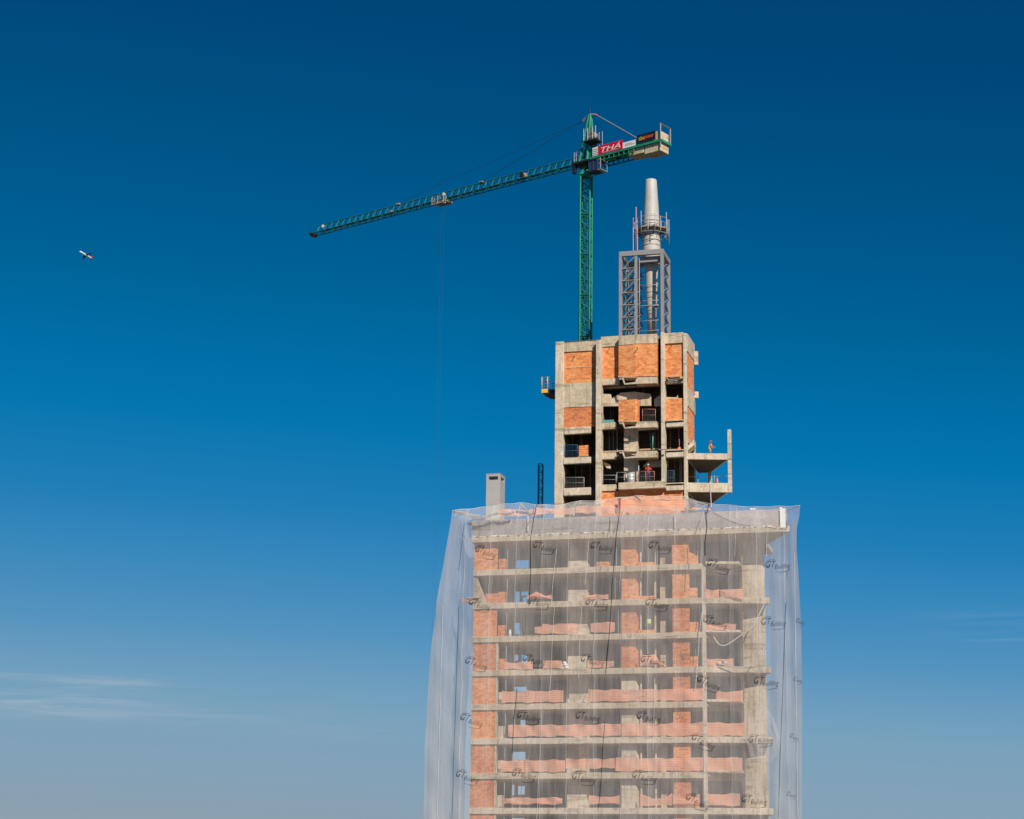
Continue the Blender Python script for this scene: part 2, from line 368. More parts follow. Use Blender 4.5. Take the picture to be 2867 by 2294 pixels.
# floor by floor infill of the floors the photo shows
WIN = {1: [(1445, 1568, 1480, 1592)], 2: [(1442, 1656, 1455, 1690), (1459, 1656, 1478, 1668), (1463, 1672, 1478, 1690)], 3: [(1441, 1744, 1456, 1776)],
       4: [(1440, 1833, 1451, 1850), (1459, 1833, 1476, 1856)], 5: [(1439, 1923, 1474, 1936)], 6: [(1437, 2013, 1441, 2036), (1456, 2016, 1471, 2036)],
       7: [(1435, 2105, 1471, 2128), (1435, 2128, 1449, 2134)], 8: [(1433, 2197, 1440, 2227), (1449, 2201, 1469, 2225)], 9: [(1432, 2291, 1468, 2300)]}
STUBH = {1: .75, 2: 1.15, 3: 1.05, 4: 1.25, 5: .5, 6: .3, 7: .35, 8: 1.2, 9: 1.0}
random.seed(11)
for f in range(1, 10):
    z0 = slab_top(f)+.004; z1 = slab_bot(f-1)-.004
    m = BRK if f in (1, 3, 5, 6) else BRK2
    MB().box(X[1322], X[1388], .15, .33, z0, z1).build('brick_wall', m, B) if f != 2 else None
    if f == 2:
        MB().slab([(X[1322], .15, z0), (X[1322]+1.3, .15, z0), (X[1322]+.25, .15, z1), (X[1322], .15, z1)], (0, .2, 0)).build('concrete_brace', CON, B)
        MB().box(X[1388]-1.2, X[1388], .45, .6, z0, z0+.95).build('low_wall', BRK2, B)
    if f >= 4: MB().box(X[1388]+.01, X[1388]+.17, .12, .5, z0, z1).build('door_jamb', CONL, B)
    MB().box(X[1388]+(.18 if f >= 4 else .01), X[1409]+.15, .6, .75, z0, z0+(1.1 if f < 5 else 1.15)).build('low_wall', BRK2 if f < 5 else CONL, B)
    MB().bar((X[1409]+.3, .35, z0), (X[1409]+.3, .35, z1), .03, 6).build('steel_prop', GALV, B)
    MB().box(X[1590]+.003, X[1645]-.003, .95, 1.147, z0, z0+STUBH[f]).build('concrete_sill', CONL, B, bev=.02)
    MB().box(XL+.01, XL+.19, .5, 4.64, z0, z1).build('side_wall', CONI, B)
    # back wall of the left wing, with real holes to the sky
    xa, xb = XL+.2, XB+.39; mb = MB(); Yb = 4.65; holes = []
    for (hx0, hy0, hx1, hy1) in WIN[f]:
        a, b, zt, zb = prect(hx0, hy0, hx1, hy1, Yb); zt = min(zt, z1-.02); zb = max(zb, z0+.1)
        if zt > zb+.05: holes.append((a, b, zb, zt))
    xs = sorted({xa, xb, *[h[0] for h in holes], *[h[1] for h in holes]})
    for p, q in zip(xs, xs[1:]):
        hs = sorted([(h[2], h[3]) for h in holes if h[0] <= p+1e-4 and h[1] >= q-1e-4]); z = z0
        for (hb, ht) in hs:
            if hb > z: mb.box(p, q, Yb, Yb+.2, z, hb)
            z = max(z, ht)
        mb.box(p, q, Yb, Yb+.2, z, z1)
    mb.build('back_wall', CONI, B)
    # piers
    if f < 5 or True:
        pm = (BRK if f in (1, 2) else BRK2) if f < 5 else CONL
        zz = z1 if f < 5 else z1
        MB().prism([(X[1740], .6), (X[1780], .6), (X[1780]+.35, 1.5), (X[1780]+.15, 1.5), (X[1740], .8)], z0, zz).build('pier', pm, B)
    if f < 4: MB().box(X[1780]+.2, X[1848]-.35, .75, .9, z0, z0+.38).build('low_wall', BRK, B)
    MB().box(X[1780]+.36, X[1780]+.5, .85, 1.0, z0, z1).build('window_jamb', CONL, B)
    MB().box(X[1848]-.45, X[1848]-.3, .9, 1.05, z0, z1).build('window_jamb', CON, B)
    # wall behind the windows
    mb = MB(); mb.box(X[1780]+.5, X[1848]-.45, 1.5, 1.6, z1-.55, z1); mb.build('lintel', CONI, B)
    MB().box(X[1884], X[1932], .36, .55, z0, z1).build('brick_wall', BRK if f in (1, 2, 6, 7) else BRK2, B)
    if f == 1: MB().slab([(X[1932]+.01, .4, z0), (X[1955]+.1, .4, z0), (X[1955]+.1, .4, z0+.75), (X[1932]+.01, .4, z0+1.15)], (0, .16, 0)).build('low_wall', BRK, B)
    else: MB().box(X[1932]+.01, X[1955]+(.05 if f % 2 else 0), .4, .56, z0, z0+(.95 if f != 5 else 1.05)).build('low_wall', BRK, B)
    for dx in (.1, .35, .62):
        MB().bar((X[1932]+.35+dx, .9, z0), (X[1932]+.35+dx+random.uniform(-.08, .08), .9, z1), .022, 5).build('steel_prop', GALV if dx > .2 else RUST, B)
    MB().bar((X[2075]+.15, 1.5, z0), (X[2075]+.15, 1.5, z1+(-.6 if f % 2 else 0)), .05, 5).build('timber_jamb', WOOD if f in (1, 2, 3, 4) else WOODG, B)
    for i in range(3 if f in (1, 2) else 2):
        xx = random.uniform(X[1409]+1.0, X[1590]-.3)
        MB().bar((xx, 1.9, z0), (xx+random.uniform(-.05, .3), 1.9, z1), .028, 5).build('steel_prop', GALV, B)
for f, x in ((1, 1726), (1, 1842), (2, 1722), (3, 1731), (7, 1731)):
    z0 = slab_top(f)+.004; z1 = slab_bot(f-1)-.004; a = at(x, 1900, .5)
    MB().bar((a.x, .5, z0), (a.x, .5, z1), .028, 5).build('steel_prop', GALV, B)

# ------------------------------------------------------------------ the stepped tower on the roof
def tp(name, mat, x0, y0, x1, y1, Y, d, **k): return part(name, mat, B, x0, y0, x1, y1, Y, d, **k)
tX0 = at(1553.5, 1190, 1.9).x; tX1 = at(1918, 1190, 1.85).x+.2
zr = ZO+T+.004
def tcol(x0, ytop, x1, Y, d, mat=CONL, zb=zr):
    ym = (ytop+1430)/2; MB().box(at(x0, ym, Y).x, at(x1, ym, Y).x, Y, Y+d, zb, at((x0+x1)/2, ytop, Y).z).build('column', mat, B, bev=.03)
tcol(1553, 957, 1577, 1.9, .8); tcol(1667.5, 952, 1682, 1.38, 1.1); tcol(1850.5, 930, 1861, 1.55, .9, zb=at(1855, 1352, 1.45).z); tcol(1913.5, 933, 1923, 1.85, .5)
# left block
tp('beam', CON, 1577.5, 957.5, 1667, 984, 1.97, .4, bev=.02); tp('brick_wall', BRK, 1577.5, 984.2, 1667, 1071.8, 2.08, .2)
tp('brick_ledge', CON, 1577.5, 1028, 1667, 1029.5, 2.05, .1); tp('concrete_wall', CON, 1577.5, 1072, 1667, 1140, 2.03, .3)
tp('brick_wall', BRK2, 1577.5, 1140.3, 1667, 1195.8, 2.08, .2)
for a, b in ((1196, 1215), (1281, 1298), (1366, 1387)): tp('beam', CONL, 1577.5, a, 1654, b, 1.93, .4, bev=.02)
# strip between left block and centre bay
tp('parapet', CON, 1682.5, 942, 1733, 970, 1.98, .3); tp('brick_wall', BRK, 1682.5, 970.3, 1733, 1059.8, 2.08, .2); tp('beam', CON, 1682.5, 1060, 1733, 1077, 1.95, .4)
for a, b in ((1183, 1202), (1268, 1286), (1357, 1375)): tp('beam', CON, 1682.5, a, 1724, b, 1.93, .4, bev=.02)
# centre bay: slightly pointed in plan
def bay(name, mat, y0, y1, off=0.0, x0=1732, x1=1839):
    Y0, Ym, Y1 = 1.42-off, 1.24-off, 1.42-off
    a = at(x0, (y0+y1)/2, Y0); b = at(1779, (y0+y1)/2, Ym); c = at(x1, (y0+y1)/2, Y1)
    zt = at(1779, y0, Ym).z; zb = at(1779, y1, Ym).z
    P = [(a.x, Y0), (b.x, Ym), (c.x, Y1), (c.x, 2.4), (a.x, 2.4)]
    if x0 > 1739: P = [(a.x, Ym+(1779-x0)*.001), (c.x, Y1), (c.x, 2.4), (a.x, 2.4)]
    return MB().prism(P, zb, zt).build(name, mat, B)
bay('parapet', CON, 937, 963, .04); bay('brick_wall', BRK, 963.3, 1054.8)
for ya, yb in ((1057, 1075), (1181, 1198), (1264, 1282)):
    bay('ledge_beam', CON, ya, yb, .04, 1781)
    p = [at(1734, ya-2, 1.4), at(1745, ya-1, 1.3), at(1750, yb-1, 1.2), at(1783, yb-6, 1.1), at(1783, yb, 1.1), at(1748, yb+2, 1.2), at(1742, ya+5, 1.3), at(1734, ya+6, 1.4)]
    MB().slab(p, (0, .12, 0)).build('ledge_bracket', CONL, B)
    MB().slab([at(1731, ya-3, 1.35), at(1783, ya-1, 1.05), at(1783, ya+1, 1.05), at(1731, ya, 1.35)], (0, 1.1, 0)).build('ledge_plate', CON, B)
MB().slab([at(x, y, 2.55) for x, y in ((1682, 1103), (1710, 1104), (1713, 1117), (1738, 1100), (1778, 1097), (1822, 1104), (1822, 1136), (1682, 1138))], (0, .3, 0)).build('arched_beam', CON, B)
MB().slab([at(x, y, 2.55) for x, y in ((1832, 1137), (1832, 1119), (1845, 1108), (1860, 1112), (1894, 1113), (1897, 1106), (1904, 1137))], (0, .3, 0)).build('arched_beam', CON, B)
bay('brick_wall', BRK, 1118, 1180.8, .0, 1732, 1785)
tp('column', CON, 1747, 1198, 1786, 1356, 2.35, .5)
tp('hanging_beam', CON, 1682.5, 1077, 1850, 1085, 2.9, .3)
MB().slab([at(x, y, 2.9) for x, y in ((1800, 1307), (1815, 1289), (1869, 1288), (1869, 1306))], (0, .4, 0)).build('hanging_beam', CON, B)
MB().slab([at(x, y, 2.5) for x, y in ((1683, 1291), (1695, 1295), (1709, 1302), (1709, 1312), (1699, 1311))], (0, .4, 0)).build('hanging_beam', CON, B)
MB().box(at(1731, 1360, 1.45).x, at(1863, 1360, 1.45).x, 1.45, 2.4, at(1800, 1368.5, 1.45).z, at(1800, 1349, 1.45).z).build('balcony_slab', CON, B, bev=.03)
tp('brick_wall', BRK, 1682.5, 1373, 1913, 1450, 2.08, .25)
# right bay
tp('parapet', CON, 1861.5, 932, 1913, 961, 1.93, .3); tp('brick_wall', BRK, 1861.5, 961.3, 1913, 1054.8, 2.08, .2)
tp('beam', CON, 1861.5, 1066, 1913, 1073, 1.9, .4); tp('brick_wall', BRK, 1861.5, 1116, 1913, 1177, 2.05, .2)
for a, b in ((1182, 1195), (1265, 1280), (1358, 1373)):
    tp('ledge_beam', CONL, 1865, a, 1913, b, 1.75, .5, bev=.02); tp('ledge_plate', CON, 1863, a-6, 1914, a-3.5, 1.6, .9)
for i, (x, y) in enumerate(((1706, 978), (1785, 977), (1880, 970), (1608, 1000), (1880, 1085))):
    Yt_ = 1.2 if 1740 < x < 1840 else 2.08; q = at(x, y, Yt_); mb = MB(); mb.bar((q.x, Yt_+.02, q.z), (q.x+.05, Yt_-.42, q.z+.02), .035, 5)
    if i < 4: mb.build('tie_rod', DARK, B)
random.seed(33)
for (xa_, xb_, ya_, yb_) in ((1582, 1650, 1216, 1276), (1582, 1650, 1299, 1362), (1686, 1720, 1139, 1178), (1686, 1742, 1204, 1262), (1790, 1846, 1204, 1262), (1866, 1910, 1200, 1262), (1866, 1910, 1286, 1350), (1790, 1846, 1080, 1096)):
    for k_ in range(3):
        xx = random.uniform(xa_, xb_); yy = random.uniform(3.0, 5.0); q = at(xx, ya_, 3.2)
        MB().bar((q.x, yy, at(xx, yb_, 3.2).z-.3), (q.x+random.uniform(-.1, .1), yy, at(xx, ya_, 3.2).z+.3), .03, 5).build('steel_prop', random.choice((GALV, RUST, WOOD)), B)
for (xa_, xb_, y_) in ((1686, 1742, 1268), (1790, 1846, 1262), (1866, 1910, 1263)):
    a_ = at(xa_, y_, 2.5); b_ = at(xb_, y_, 2.5); MB().box(a_.x, b_.x, 2.5, 2.56, a_.z, a_.z+.16).build('floor_board', WOOD, B)
# floors, side and back of the tower
def zt_(y): return at(1700, y, 2).z
for y in (950, 1072, 1190, 1277, 1370):
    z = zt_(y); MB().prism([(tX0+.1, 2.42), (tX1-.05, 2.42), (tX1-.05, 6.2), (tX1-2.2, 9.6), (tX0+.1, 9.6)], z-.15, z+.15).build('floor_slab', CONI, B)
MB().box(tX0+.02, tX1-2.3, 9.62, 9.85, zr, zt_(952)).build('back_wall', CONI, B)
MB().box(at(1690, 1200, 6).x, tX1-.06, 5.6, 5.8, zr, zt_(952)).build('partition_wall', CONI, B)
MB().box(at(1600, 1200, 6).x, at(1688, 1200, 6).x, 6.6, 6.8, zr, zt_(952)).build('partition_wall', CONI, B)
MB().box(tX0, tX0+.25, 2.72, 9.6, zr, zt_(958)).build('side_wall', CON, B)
xs_ = tX1+.02
def side(name, mat, y0, y1, dx, Ya=2.37, Yb=6.3):
    z1_, z0_ = at(1920, y0, 2.3).z, at(1920, y1, 2.3).z
    return MB().box(xs_-.25, xs_+dx, Ya, Yb, z0_, z1_).build(name, mat, B)
side('parapet', CON, 934, 983, 0); side('brick_wall', BRK, 983.3, 1083, -.05, 2.7, 5.9); side('concrete_wall', CON, 1083.3, 1136, 0)
side('brick_wall', BRK, 1136.3, 1226, -.05, 2.7, 5.9); side('beam', CON, 1226.3, 1240, 0)
MB().box(xs_-.25, xs_, 5.92, 6.3, zr, at(1920, 1240.5, 2.3).z).build('column', CONL, B)
for (y0, y1) in ((985, 1022), (1098, 1115)):
    z1_, z0_ = at(1936, y0, 6).z, at(1936, y1, 6).z
    MB().box(xs_+.003, xs_+.35, 5.95, 6.25, z0_, z1_).build('side_bracket', CONL, B)
MB().slab([at(1924, 1250, 2.6), at(1943, 1231, 2.8), at(1943, 1246, 2.8), at(1924, 1262, 2.6)], (-.1, 1.5, 0)).build('side_bracket', CONL, B)
# right-hand balconies
def balc(y0l, y1l, y0r, y1r, xr=2041):
    Yl, Yr = 1.9, 2.9
    zt, zb = at(1922, y0l, Yl).z, at(1922, y1l, Yl).z
    xl = at(1922, y0l, Yl).x+.02; xe = at(xr, y1r, Yr).x
    MB().prism([(xl, Yl), (xe, Yr), (xe-2.5, Yr+5.2), (xl, Yr+5.2)], zb, zt).build('balcony_slab', CONL, B, bev=.03)
    MB().prism([(xl+.12, Yl+.14), (xe-.3, Yr+.12), (xe-2.62, Yr+5.05), (xl+.12, Yr+5.05)], zb-.02, zb-.002).build('soffit_shade', CONI, B)  # dark plate added under the slab, painting in the shade of its underside
    return xl, xe, zt, zb
xl, xe, zA, zAb = balc(1269, 1286.5, 1276, 1293)
_, _, zB, zBb = balc(1351.5, 1378, 1352, 1381)
MB().box(xe-.1, xe+.22, 2.85, 3.2, zBb+.02, zAb-.0).build('column', CONL, B)
MB().box(xe-.1, xe+.22, 2.85, 3.2, zA-.5, at(2040, 1204, 3).z).build('column', CONL, B)
MB().box(xe-2.75, xe-2.45, 7.5, 7.85, zB, zAb).build('column', CON, B)

# ------------------------------------------------------------------ steel frame, pole and platform on the tower
zTR = zt_(950)+.154
Yf, Yk = 4.0, 7.3
fr = thing('steel_frame_tower', (at(1796, 940, 5.6).x, 5.6, zTR), 'grey square steel frame with lattice sides on top of the concrete tower', 'steel frame')
fx0, fx1 = at(1738, 820, Yf).x, at(1854.5, 820, Yf).x; fzt = at(1796, 702, Yf).z
HW = .15
for (x, y) in ((fx0, Yf), (fx1, Yf), (fx0, Yk), (fx1, Yk)):
    mb = MB(); mb.box(x-HW, x+HW, y-HW, y-HW+.04, zTR, fzt-.5); mb.box(x-HW, x+HW, y+HW-.04, y+HW, zTR, fzt-.5); mb.box(x-.03, x+.03, y-HW+.04, y+HW-.04, zTR, fzt-.5)
    mb.build('frame_column', STEEL, fr)
for y in (Yf, Yk): MB().box(fx0-HW-.01, fx1+HW+.01, y-HW, y+HW, fzt-.5, fzt).build('top_beam', STEEL, fr, bev=.02)
for x in (fx0, fx1): MB().box(x-HW, x+HW, Yf+HW, Yk-HW, fzt-.5, fzt-.002).build('top_beam', STEEL, fr)
levels = [fzt-.5-(fzt-.5-zTR)*i/7 for i in range(8)]
def truss(xa, ya, xb, yb, name='lattice_panel', rr=.05, xx=True):
    mb = MB()
    for i, z in enumerate(levels[:-1]):
        z2 = levels[i+1]
        if i: mb.bar((xa, ya, z), (xb, yb, z), rr*1.2, 4)
        mb.bar((xa, ya, z2), (xb, yb, z), rr*.8, 4)
        if xx: mb.bar((xa, ya, z), (xb, yb, z2), rr*.6, 4)
    return mb.build(name, STEEL, fr)
tx = at(1781, 820, Yf).x
MB().box(tx-.13, tx+.13, Yf-.1, Yf+.1, zTR, fzt-.502).build('frame_column', STEEL, fr)
truss(fx0+.2, Yf, tx-.13, Yf, xx=False); truss(fx1, Yf+.2, fx1, Yk-.2); truss(fx0, Yf+.2, fx0, Yk-.2); truss(fx0+.2, Yk, tx, Yk)
truss(tx, Yf+.2, tx, Yk-.2)
SCF = plain('old_scaffold', (.20, .17, .16), .6, .1, .5)
for i in range(5):
    for yy in (Yf+.7, Yf+1.7, Yk-.6):
        xx = fx0+.35+(fx1-fx0-.7)*i/4
        if abs(xx-(fx0+fx1)/2) < .7 or (i == 3 and yy < 6): continue
        MB().bar((xx, yy, zTR), (xx, yy, fzt-.6), .03, 5).build('scaffold_tube', SCF, fr)
for i, z in enumerate(levels[1:-1]):
    for yy in (Yf+.7, Yk-.6): MB().bar((fx0+.2, yy, z+.35), (tx+.5 if yy < 5 else fx1-.2, yy, z+.35), .026, 5).build('scaffold_tube', SCF, fr)
    MB().bar((fx0+.25, Yf+.7, z+.35), (tx-.1, Yf+.7, z-.6), .026, 5).build('scaffold_tube', SCF, fr)
    MB().box(fx0+.3, tx-.25, Yf+.75, Yf+1.3, z+.37, z+.41).build('scaffold_board', WOODG, fr) if i % 2 == 0 else None
mb = MB(); mb.bar((tx+.3, Yf+.1, zTR), (tx+.3, Yf+.1, fzt-.5), .035); mb.build('pipe', GALV, fr)
mb = MB(); mb.box(fx0+.2, fx1-.2, Yf+.25, Yk-.25, fzt-1.0, fzt-.9)
mb2 = MB(); mb2.box(tx+.25, fx1-.2, Yf+.3, Yf+.8, fzt-1.1, fzt-.55); mb2.build('stiffener_box', STEEL, fr)
for y in (798, 842, 856, 898, 926):
    z = at(1800, y, Yf).z; MB().bar((tx+.2, Yf+.15, z), (fx1-.1, Yf+.15, z), .05 if y == 856 else .028).build('rail', GALV, fr)
mb = MB(); x = fx1-.75
for i in range(26):
    z = zTR+.2+i*.27
    if z < fzt-1.2: mb.box(x, x+.22, Yk-.6, Yk-.35, z, z+.14)
mb.build('cable_ladder', STEEL, fr)
PY = 5.65
pc = at(1822, 935, PY); ptop = at(1823.5, 505, PY).z
pole = thing('antenna_mast', (at(1822.5, 700, PY).x, PY, zTR), 'tall pale round mast tapering to a flat top inside the grey steel frame', 'mast')
px0 = at(1823.5, 700, PY).x
def zq(y): return at(1823, y, PY).z
PR = [(935, 13.2), (865, 14.3), (862, 15.5), (810, 17.2), (760, 18.6), (735, 20.5), (715, 26.4), (700, 26.4), (676, 25.6), (650, 25), (615, 23.4), (590, 22), (545, 19), (507, 16.4), (505, 15.5)]
MB().lathe((px0, PY, 0), [(r/29.3, zq(y)) for y, r in PR], 32).build('mast_shaft', CREAM, pole)
def rr_(y):
    for (ya, ra), (yb, rb) in zip(PR, PR[1:]):
        if yb <= y <= ya: return (ra+(rb-ra)*(ya-y)/(ya-yb))/29.3
    return .6
for y, h in ((622, .04), (631, .04), (644, .04), (663, .05), (677, .05), (691, .05), (745, .06), (752, .03), (808, .04), (822, .04), (860, .12), (872, .04), (907, .04)):
    z = zq(y); r = rr_(y); MB().lathe((px0, PY, 0), [(r+.005, z-h/2), (r+.03, z-h/2), (r+.03, z+h/2), (r+.005, z+h/2)], 32).build('seam_ring', WOODG if h < .1 else DARK, pole)
MB().ball((px0+.25, PY-.72, zq(605)), .09).build('lamp', WHITE, pole)
sc = thing('work_platform', (px0, PY, zq(648)), 'galvanised ring platform with guard posts and ladder around the pale round mast', 'platform')
zp_ = zq(648); R2 = 1.65
def oc(r, k): return Vector((px0+cos(2*pi*(k+.5)/8)*r, PY+sin(2*pi*(k+.5)/8)*r, 0))
mb = MB()
for k in range(8):
    a, b = oc(R2, k), oc(R2, k+1); c, d = oc(.95, k+1), oc(.95, k)
    mb.slab([(p.x, p.y, zp_) for p in (a, b, c, d)], (0, 0, .12))
mb.build('deck', WOODG, sc)
for k in range(8):
    p = (oc(R2+.12, k)+oc(R2+.12, k+1))/2; MB().bar((p.x, p.y, zp_-.35), (p.x, p.y, zp_+1.1), .028, 5).build('guard_post', GALV, sc)
for k in range(8):
    p = oc(R2+.12, k); hi = 1.3 + (.3 if k % 2 else 0)
    MB().bar((p.x, p.y, zp_-.75-(.5 if k in (0, 7) else 0)), (p.x, p.y, zp_+hi), .04, 6).build('guard_post', GALV if k != 4 else RUST, sc)
mb = MB()
for k in range(8):
    a, b = oc(R2+.12, k), oc(R2+.12, k+1)
    for h in (.55, 1.05): mb.bar((a.x, a.y, zp_+h), (b.x, b.y, zp_+h), .022, 5)
    mb.bar((a.x, a.y, zp_-.5), (b.x, b.y, zp_-.5), .03, 5)
mb.build('guard_rail', GALV, sc)
mb = MB(); fz = fzt+.02
for k in range(8): a, b = oc(R2, k), oc(.95, k); MB().bar((a.x, a.y, zp_-.05), (b.x, b.y, zp_-.65), .04, 5).build('bracket', DARK, sc)
mb = MB(); lx = px0-1.55
for dx in (0, .42): mb.bar((lx+dx, PY-1.2, fz), (lx+dx, PY-1.2, zp_+.1), .035, 5)
for i in range(9): mb.bar((lx, PY-1.2, fz+.15+i*.27), (lx+.42, PY-1.2, fz+.15+i*.27), .022, 5)
mb.build('ladder', GALV, sc)
MB().bar((px0-1.2, PY-1.5, fz), (px0-1.2, PY-1.5, zq(592)), .055, 6).build('standing_pipe', RUST, sc)

# ------------------------------------------------------------------ roof things
Yc = 3.2; a, b, zt, zb = prect(1361, 1326, 1400, 1432, Yc); cx0, cx1 = a, b; zb = ZO+T
ch = thing('chimney', ((a+b)/2, Yc+.9, zb), 'grey rectangular duct chimney with slot vents near its top, left of the dark lattice mast', 'chimney')
mb = MB(); D = 1.75
z1 = zt-.62; z2 = zt-.27
mb.box(a, b, Yc, Yc+D, zb, z1); mb.box(a, b, Yc, Yc+D, z2, zt-.04)
for x, y in ((a, Yc), (b-.22, Yc), (a, Yc+D-.22), (b-.22, Yc+D-.22)): mb.box(x, x+.22, y, y+.22, z1+.0005, z2-.0005)
mb.build('shaft', CHIM, ch); MB().box(a-.03, b+.03, Yc-.03, Yc+D+.03, zt-.038, zt).build('cap', CHIM, ch)
MB().box(b+.003, b+.03, Yc+.45, Yc+.75, zb+1.2, zb+1.5).build('vent', DARK, ch)
MB().box(at(1311, 1423, 2).x, at(1340, 1423, 2).x, 1.6, 2.4, ZO+T+1.62, ZO+T+1.74).build('roof_panel', DARK, label='thin dark panel lying on the roof edge, left of the grey chimney', cat='panel')
# dark lattice mast
lm = thing('lattice_mast', (at(1512, 1410, 8).x, 8, ZO+T), 'narrow dark blue lattice mast standing on the roof, right of the grey chimney', 'mast')
a, b, zt, zb = prect(1506.5, 1299, 1517.5, 1420, 8); zb = ZO+T; w_ = b-a
for x in (a, b):
    for y in (8, 8+w_): MB().bar((x, y, zb), (x, y, zt), .032, 4).build('chord', DARK, lm)
mb = MB(); n = int((zt-zb)/.42)
for i in range(n):
    za, zc = zb+(zt-zb)*i/n, zb+(zt-zb)*(i+1)/n
    for y in (8, 8+w_):
        p, q = ((a, b) if i % 2 else (b, a)); mb.bar((p, y, za), (q, y, zc), .014, 4)
    for x in (a, b): mb.bar((x, 8, za), (x, 8+w_, zc), .012, 4)
mb.build('lacing', GREEND, lm)
mb = MB()
for i in range(0, n+1, 2):
    z = zb+(zt-zb)*i/n; mb.box(a, b, 7.98, 8.01, z-.03, z+.03)
mb.build('batten', DARK, lm)
# hanging platform on the left side of the tower
Yh = 2.85; a, _, zt, _z = prect(1517, 1088, 1553, 1097, Yh); b = tX0-.02
hp = thing('loading_platform', ((a+b)/2, Yh, _z-.6), 'small yellow loading platform with blue guard rails hanging off the left side of the tower', 'platform')
zd = at(1530, 1091, Yh).z
mb = MB(); mb.slab([(a, Yh, zd), (b, Yh, zd-.05), (b, Yh, zd-.55), (a+.35, Yh, zd-.4), (a, Yh, zd-.2)], (0, 2.2, 0)); mb.build('deck', DARK, hp)
MB().box(a-.02, a+.6, Yh-.05, Yh, zd-.32, zd+.05).build('toe_board', YEL, hp); MB().box(a-.05, a-.02, Yh, Yh+2.2, zd-.22, zd).build('toe_board', YEL, hp)  # yellow stops short; the shaded rest of the front is coloured dark
for x in (a, a+.55, b-.05):
    for y in (Yh, Yh+2.2): MB().bar((x, y, zd), (x, y, zd+1.25), .045, 6).build('guard_post', YEL, hp)
mb = MB()
for h in (.3, .6, .9, 1.2):
    mb.bar((a, Yh, zd+h), (b, Yh, zd+h), .028); mb.bar((a, Yh+2.2, zd+h), (b, Yh+2.2, zd+h), .028); mb.bar((a, Yh, zd+h), (a, Yh+2.2, zd+h), .028)
mb.build('guard_rail', GALV, hp)
MB().bar((at(1560, 955, 3).x, 3, zt_(958)), (at(1560, 955, 3).x, 3, zt_(958)+.25), .12, 8, .05).build('roof_lamp', WHITE, label='tiny white lamp on the top left corner of the tower', cat='lamp')

# ------------------------------------------------------------------ tower crane
MY = 12.0
mp = at(1640, 700, MY); Zj = at(1641, 458, MY).z
O = Vector((at(1641, 458, MY).x, MY, Zj))
tip = atz(880, 657, Zj)-O
u = Vector((tip.x, tip.y, 0)).normalized(); nn = Vector((u.y, -u.x, 0));
if nn.y > 0: nn = -nn
def K(a, b, c): return O + u*a + nn*b + Vector((0, 0, c))
def aof(px, py, c=0): return (atz(px, py, Zj+c)-O).dot(u)
def bof(px, py, c=0): return (atz(px, py, Zj+c)-O).dot(nn)
JL = tip.dot(u)
cr = thing('tower_crane', (O.x, O.y, 0), 'tall green lattice tower crane with its long jib pointing left over the building', 'crane')
def kbox(mb, a0, a1, b0, b1, c0, c1):
    if a0 > a1: a0, a1 = a1, a0
    pts = [K(a0, b0, c0), K(a1, b0, c0), K(a1, b1, c0), K(a0, b1, c0)]
    mb.slab(pts, (0, 0, c1-c0)); return mb
HM = .5; ctop = at(1640, 493, MY).z-Zj
mastax = (O.x, O.y)
def M_(sa, sb, z): return Vector((O.x+sa*HM, O.y-sb*HM, z))
zt = Zj+ctop
for sa in (1, -1):
    for sb in (1, -1): MB().bar(M_(sa, sb, 0), M_(sa, sb, zt), .085, 4).build('mast_chord', GREEN, cr)
mb = MB(); bay_ = .72; nb = int(zt/bay_)
cs = [(1, 1), (-1, 1), (-1, -1), (1, -1)]
for i in range(nb):
    z0, z1 = zt-i*bay_, zt-(i+1)*bay_
    for s in range(4):
        p, q = cs[s], cs[(s+1) % 4]
        if i % 2: p, q = q, p
        mb.bar(M_(*p, z0), M_(*q, z1), .042, 4)
    if i % 6 == 0:
        for s in range(4): mb.bar(M_(*cs[s], z0), M_(*cs[(s+1) % 4], z0), .06, 4)
mb.build('mast_lacing', GREEND, cr)
mb = MB()
for i in range(int(zt/.35)): mb.bar(M_(-.25, -.2, i*.35), M_(.25, -.2, i*.35), .018, 4)
mb.bar(M_(-.25, -.2, 0), M_(-.25, -.2, zt), .025, 4); mb.bar(M_(.25, -.2, 0), M_(.25, -.2, zt), .025, 4)
mb.build('ladder', GREEN, cr)
mb = MB()                                      # slewing head
for s in range(4): mb.bar(M_(*cs[s], zt), M_(*cs[(s+1) % 4], zt), .14, 4); mb.bar(M_(*cs[s], zt), K(cs[s][0]*.28, cs[s][1]*.28, -.25), .13, 4, .1)
mb.build('mast_head', GREEN, cr)
mb = MB(); mb.lathe(K(0, 0, 0), [(.75, -.42), (.8, -.3), (.8, -.12), (.9, -.1), (.9, .05)], 20); kbox(mb, -1.1, 1.15, -.8, .95, -.2, .0); kbox(mb, .8, 1.1, .5, .9, -1.15, -.2)
mb.build('slewing_ring', DARK, cr)
